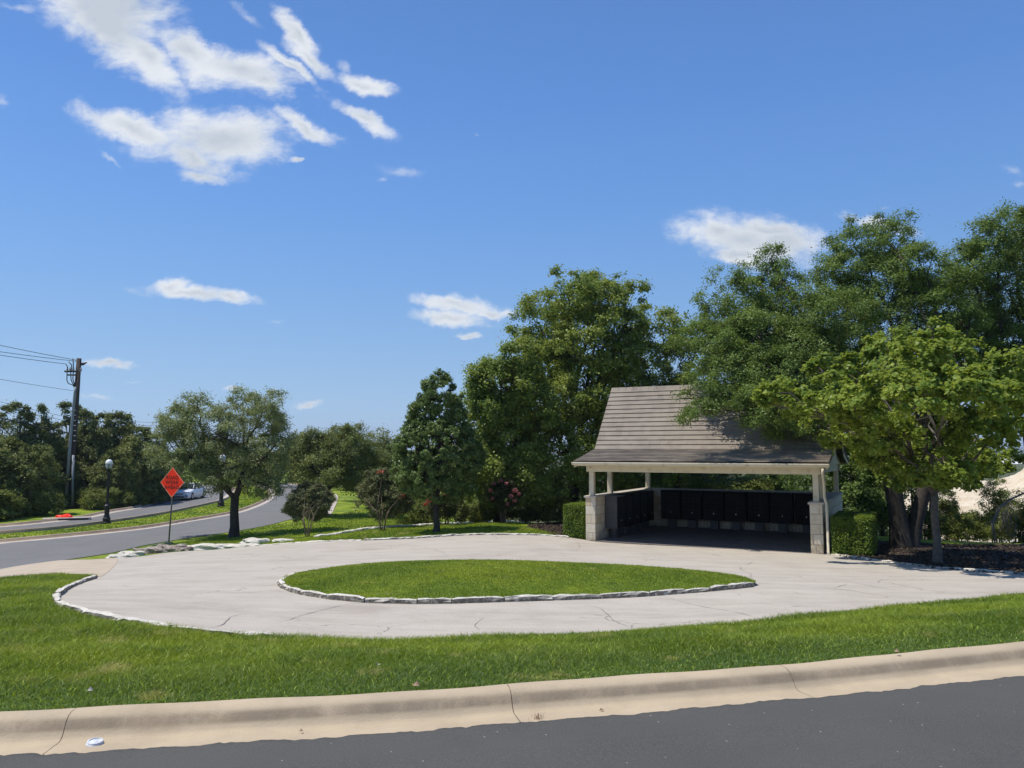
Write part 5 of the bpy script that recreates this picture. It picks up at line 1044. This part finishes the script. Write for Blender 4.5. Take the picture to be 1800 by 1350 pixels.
# ------------------------------------------------------------------ road work sign
m_or = simple('fluorescent_orange', (.95, .045, .012), (.90, .035, .01), 2, .45, spec=.2); m_ink = simple('black_ink', (.09, .012, .005), None, 1, .6); m_edge = simple('pale_edge', (.75, .38, .22), None, 1, .5); m_gal = simple('galvanised', (.16, .165, .165), (.11, .115, .115), 4, .5, metal=.4); m_olive = simple('stand_green', (.06, .09, .06), None, 1, .5)
g_ = G(296, 962); sz = float(gz(*g_)); sr = empty('road_work_sign', (g_[0], g_[1], sz), -.35, label='orange diamond road work sign on a thin grey post, behind the pale boulders', cat='road sign')
sc_ = P(304.5, 848, g_[1]) - np.array([g_[0], g_[1], sz]); hd = 26.3 / F * g_[1]
DM = Matrix.Translation(Vector(sc_)) @ Matrix.Rotation(math.pi / 4 * 1.0, 4, 'Y'); hs_ = hd / math.sqrt(2)
MB().box(-hs_, hs_, -.035, -.02, -hs_, hs_, DM).build('sign_panel', m_or, sr, bevel=.004)
for a_ in range(4):
    Mx = DM @ Matrix.Rotation(a_ * math.pi / 2, 4, 'Y'); MB().box(-hs_ + .012, hs_ - .012, -.0385, -.0355, hs_ - .022, hs_ - .004, Mx).build('border', m_edge, sr)
for i, (tx, dz) in enumerate((('ROAD', .26), ('WORK', 0), ('AHEAD', -.26))):
    cu = bpy.data.curves.new('lettering', 'FONT'); cu.body = tx; cu.size = .19 * hd / .56; cu.align_x = 'CENTER'; cu.align_y = 'CENTER'; cu.extrude = .002; cu.space_character = 1.12; cu.offset = .002
    o = bpy.data.objects.new('tmp', cu); C.objects.link(o); dg = bpy.context.evaluated_depsgraph_get(); me = bpy.data.meshes.new_from_object(o.evaluated_get(dg)); bpy.data.objects.remove(o)
    me.materials.clear(); me.materials.append(m_ink); t_ = bpy.data.objects.new('lettering', me); C.objects.link(t_); t_.parent = sr
    t_.location = (sc_[0], sc_[1] - .040, sc_[2] + dz * hd / .56 * .68); t_.rotation_euler = (math.pi / 2, 0, 0)
MB().tube([(0, 0, 0), tuple(sc_ - [0, 0, hd * 1.0]), tuple(sc_ + [0, 0, hd * .6])], .028, 8).build('post', m_gal, sr, smooth=True)
for (ax_, ay_) in ((-.75, -.2), (.6, -.25), (-.5, .3), (.5, .3)):
    MB().tube([(0, 0, .16), (ax_ * .5, ay_ * .5, .12), (ax_, ay_, .015)], .022, 6).build('stand_leg', m_olive, sr)
MB().box(-.12, .12, -.09, .09, .05, .2).build('spring_base', m_olive, sr, bevel=.01)

# ------------------------------------------------------------------ white car on the far carriageway
m_paint = simple('white_paint', (.88, .88, .87), None, 1, .4, spec=.35); m_glass = simple('dark_glass', (.02, .023, .026), None, 1, .08, spec=.8); m_rub = simple('rubber', (.02, .02, .02), None, 1, .8); m_rim = simple('alloy', (.45, .45, .46), None, 1, .35, metal=.7); m_light = simple('headlight_glass', (.55, .57, .6), None, 1, .1, spec=.9); m_grille = simple('grille_black', (.015, .015, .016), None, 1, .4)
g_ = G(330, 877.5); f2 = G(250, 892); hd_ = math.atan2(f2[1] - g_[1], f2[0] - g_[0]); cz = float(gz(*g_)) + .02
car = empty('parked_car', (g_[0], g_[1], cz), hd_ - .06, label='white sedan driving towards the camera, half hidden by the road work sign', cat='car'); car.name = 'car'
def loft(secs, mat, name, parent, smooth=True, cap=True):
    n = len(secs[0]); mb = MB(); mb.add([p for s in secs for p in s], [(i * n + k, i * n + (k + 1) % n, (i + 1) * n + (k + 1) % n, (i + 1) * n + k) for i in range(len(secs) - 1) for k in range(n)] + ([tuple(range(n)), tuple((len(secs) - 1) * n + k for k in range(n))] if cap else []))
    return mb.build(name, mat, parent, smooth=smooth)
def csec(x, w, zb, zt, rt=.12):      # cross-section of the body at x (front is +x)
    return [(x, -w, zb + .05), (x, -w * 1.0, zb + (zt - zb) * .55), (x, -w * .97, zt - rt), (x, -w * .88, zt - .02), (x, -w * .4, zt + .015), (x, w * .4, zt + .015), (x, w * .88, zt - .02), (x, w * .97, zt - rt), (x, w, zb + (zt - zb) * .55), (x, w, zb + .05), (x, w * .9, zb), (x, -w * .9, zb)]
body = loft([csec(2.32, .62, .28, .56, .1), csec(2.26, .78, .2, .68), csec(2.05, .88, .17, .76), csec(1.5, .91, .17, .86), csec(.95, .92, .17, .93), csec(0, .92, .17, .95), csec(-1.2, .92, .17, .96), csec(-1.9, .89, .18, 1.0), csec(-2.2, .82, .22, .98), csec(-2.3, .72, .3, .85)], m_paint, 'body', car)
def gsec(x, wb, wt, zt, zb=.92): return [(x, -wb, zb), (x, -wt, zt - .06), (x, -wt * .8, zt), (x, wt * .8, zt), (x, wt, zt - .06), (x, wb, zb)]
loft([gsec(1.02, .80, .78, .97), gsec(.35, .83, .64, 1.36), gsec(-.2, .84, .63, 1.43), gsec(-1.0, .83, .61, 1.39), gsec(-1.75, .78, .68, 1.02)], m_glass, 'windows', car)
loft([[(x, -w, z - .03), (x, -w * .8, z + .012), (x, w * .8, z + .012), (x, w, z - .03)] for x, w, z in ((.36, .62, 1.37), (-.2, .63, 1.44), (-1.02, .60, 1.40))], m_paint, 'roof', car)
for s_ in (-1, 1):
    MB().tube([(1.02, s_ * .79, .95), (.35, s_ * .66, 1.36)], .035, 6).build('pillar', m_paint, car); MB().tube([(-.3, s_ * .84, .93), (-.32, s_ * .645, 1.40)], .035, 6).build('pillar', m_grille, car); MB().tube([(-1.0, s_ * .63, 1.38), (-1.8, s_ * .76, 1.0)], .045, 6).build('pillar', m_paint, car)
    MB().box(-.12, .1, -.05, .05, -.05, .06, Matrix.Translation((.72, s_ * 1.0, 1.0)) @ Matrix.Rotation(.1 * s_, 4, 'Z')).build('mirror', m_paint, car, bevel=.02)
    loft([[(x, y * s_, z0), (x + .012, y * s_, z1), (x - .03, y * s_ * .98, z1 + .01)] for x, y, z0, z1 in ((2.315, .40, .60, .69), (2.25, .66, .60, .72), (2.06, .87, .64, .75))], m_light, 'headlight', car, smooth=False)
    MB().box(2.28, 2.335, s_ * .70 - .10, s_ * .70 + .10, .33, .44).build('fog_light', m_grille, car, bevel=.02)
    for x in (1.42, -1.38):
        w_o = MB().lathe([(.20, -.11), (.31, -.11), (.33, -.08), (.33, .08), (.31, .11), (.20, .11)], 20).build('wheel', m_rub, car); w_o.matrix_local = Matrix.Translation((x, s_ * .82, .33)) @ Matrix.Rotation(math.pi / 2, 4, 'X')
        MB().lathe([(.205, -.115), (.205, .115)], 16).build('rim', m_rim, w_o)
MB().box(2.30, 2.345, -.42, .42, .53, .60).build('grille', m_grille, car, bevel=.015); MB().box(2.30, 2.34, -.5, .5, .27, .37).build('lower_grille', m_grille, car, bevel=.015); MB().box(2.345, 2.36, -.15, .15, .42, .51).build('number_plate', m_gtop, car)
MB().tube([(2.352, 0, .565 - .04), (2.352, 0, .565 + .05)], .035, 8).build('badge', m_rim, car)

# bark chips on the mulch
for poly_, dn_ in ((smooth_poly(mr_), 130), (smooth_poly(ml_), 160)):
    q = scatter(poly_, dn_); q = q[(q[:, 0] < 17)]; n = len(q); nm = np.array([0, 0, 1.0]) + rng.normal(size=(n, 3)) * .35; nm /= np.linalg.norm(nm, axis=1)[:, None]
    V, Fq = leaf_quads(np.column_stack([q, gz(q[:, 0], q[:, 1]) + .03 + rng.random(n) * .02]), nm, .05 + .09 * rng.random(n), .35)
    tag(fast_mesh('mulch_chips', V, Fq, m_chip, rnd=rng.random(n)), label='brown bark chips and dry leaves on the mulch', cat='mulch', kind='stuff')

# ------------------------------------------------------------------ small things
def place(px, py): g_ = G(px, py); return np.array([g_[0], g_[1], float(gz(*g_))])
p = place(167, 886); o = MB().box(-.14, .14, -.1, .1, -.1, .75).box(-.16, .16, -.12, .12, .755, .83).build('utility_box', m_gtop, None, bevel=.01); o.location = tuple(p); tag(o, 'small pale utility pedestal on the grass right of the utility pole', 'utility box')
p = place(126, 914.5); dr_ = empty('storm_drain', p, .45, label='pale concrete storm drain inlet set in the far kerb', cat='storm drain'); MB().box(-1.5, 1.0, -.35, .35, -.1, .17).build('lid', m_gutter, dr_, bevel=.02); MB().box(-.9, .9, -.36, -.352, .03, .12).build('opening', m_grille, dr_)
bm = bmesh.new(); bmesh.ops.create_icosphere(bm, subdivisions=3, radius=1)
for v in bm.verts: n_ = 1 + .2 * math.sin(v.co.x * 5 + v.co.y * 3) + .1 * math.sin(v.co.y * 9); v.co = Vector((v.co.x * .5 * n_, v.co.y * .3 * n_, max(0, v.co.z) * .17 * n_))
me = bpy.data.meshes.new('cloth_heap'); bm.to_mesh(me); bm.free(); me.materials.append(m_or); o = bpy.data.objects.new('cloth_heap', me); C.objects.link(o); o.location = (p[0] - .45, p[1] + .1, p[2] + .175); tag(o, 'red orange heap lying on the storm drain below the utility pole', 'cloth heap')
p = place(435, 868); mk = empty('marker_post', p, label='tiny dark post on the median lawn right of the boulevard oak trunk', cat='post'); MB().box(-.05, .05, -.03, .03, 0, .9).build('post', m_black, mk); MB().box(-.22, .22, -.045, -.032, .5, .82).build('plate', m_black, mk)
# cup lid in the gutter
x_ = -2.56; y_ = float(Kedge(x_)) + .13; o = MB()._lathe([(.048, 0), (.05, .006), (.046, .012), (.044, .02), (.036, .022), (.034, .016), (.02, .016), (.012, .019)], 28, (0, 0, 0)).build('cup_lid', simple('white_plastic', (.75, .76, .77), (.5, .5, .5), 30, .35), smooth=False); o.location = (x_, y_, .006); o.rotation_euler = (.1, .05, .2); tag(o, 'white plastic cup lid lying in the gutter', 'cup lid')
m_leafdry = simple('dry_leaf', (.52, .36, .22), (.35, .2, .1), 30, .8); m_leafpale = simple('pale_leaf', (.7, .62, .5), (.5, .4, .3), 30, .8)
def dryleaf(label, x, y, z, s, mat, rz=0.0):
    mb = MB(); n = 7; vs = []
    for i in range(n + 1):
        t = i / n; w = math.sin(math.pi * min(1, t * 1.05)) * .36 * (1 + .25 * math.sin(i * 2.4)); zz = .16 * math.sin(t * 3) 
        vs += [(t - .5, -w, zz + w * .5), (t - .5, 0, zz), (t - .5, w, zz + w * .7)]
    mb.add([(a * s, b * s, c * s) for a, b, c in vs], [(i * 3 + k, i * 3 + k + 1, i * 3 + k + 4, i * 3 + k + 3) for i in range(n) for k in range(2)])
    o = mb.build('dry_leaf', mat, fix=False); o.location = (x, y, z); o.rotation_euler = (.4, .3, rz); sm = o.modifiers.new('thick', 'SOLIDIFY'); sm.thickness = .0008; return tag(o, label, 'leaf', 'dry leaves by the street kerb')
KY = lambda x: float(Kedge(x))
dryleaf('curled brown leaf at the top of the kerb in the middle', -.68, KY(-.68) + .54, .13, .06, m_leafdry, .5); dryleaf('pale leaf in the grass above the white cup lid', -2.92, KY(-2.92) + .78, .14, .05, m_leafpale, 1.2)
dryleaf('pale leaf lying in the dark grass left of the middle', -1.05, KY(-1.05) + 1.15, .13, .045, m_leafpale, 2.2); dryleaf('tan leaf on the kerb top near the right edge', 3.15, KY(3.15) + .42, .155, .05, m_leafdry, .2)
dryleaf('small brown leaf in the gutter at the centre', .62, KY(.62) + .12, .008, .035, m_leafdry, 2.8); dryleaf('small brown leaf in the gutter left of centre', -1.35, KY(-1.35) + .13, .008, .03, m_leafdry, .9)
mb = MB()
for i in range(26):
    x = .17 + rng.normal(0, .02); y = KY(x) + .06 + rng.normal(0, .02); mb.tube([(x, y, 0), (x + rng.normal(0, .006), y + rng.normal(0, .006), rng.uniform(.02, .045))], [.0025, .001], 4, caps=False)
tag(mb.build('dry_grass_tuft', m_leafdry, fix=False), label='dry stubble sprouting from the gutter joint', cat='grass', kind='stuff')

# ------------------------------------------------------------------ the air: far hills fade a little
hz_m, ht = newmat('haze_air'); vn_ = ht.nodes.new('ShaderNodeVolumePrincipled'); vn_.inputs['Color'].default_value = (.80, .88, 1, 1); vn_.inputs['Density'].default_value = .0002; vn_.inputs['Anisotropy'].default_value = .2
ho = ht.nodes.new('ShaderNodeOutputMaterial'); ht.links.new(vn_.outputs[0], ho.inputs['Volume'])
hz = MB().box(-6500, 6500, -4500, 6500, -45, 90).build('haze', hz_m); tag(hz, kind='stuff')
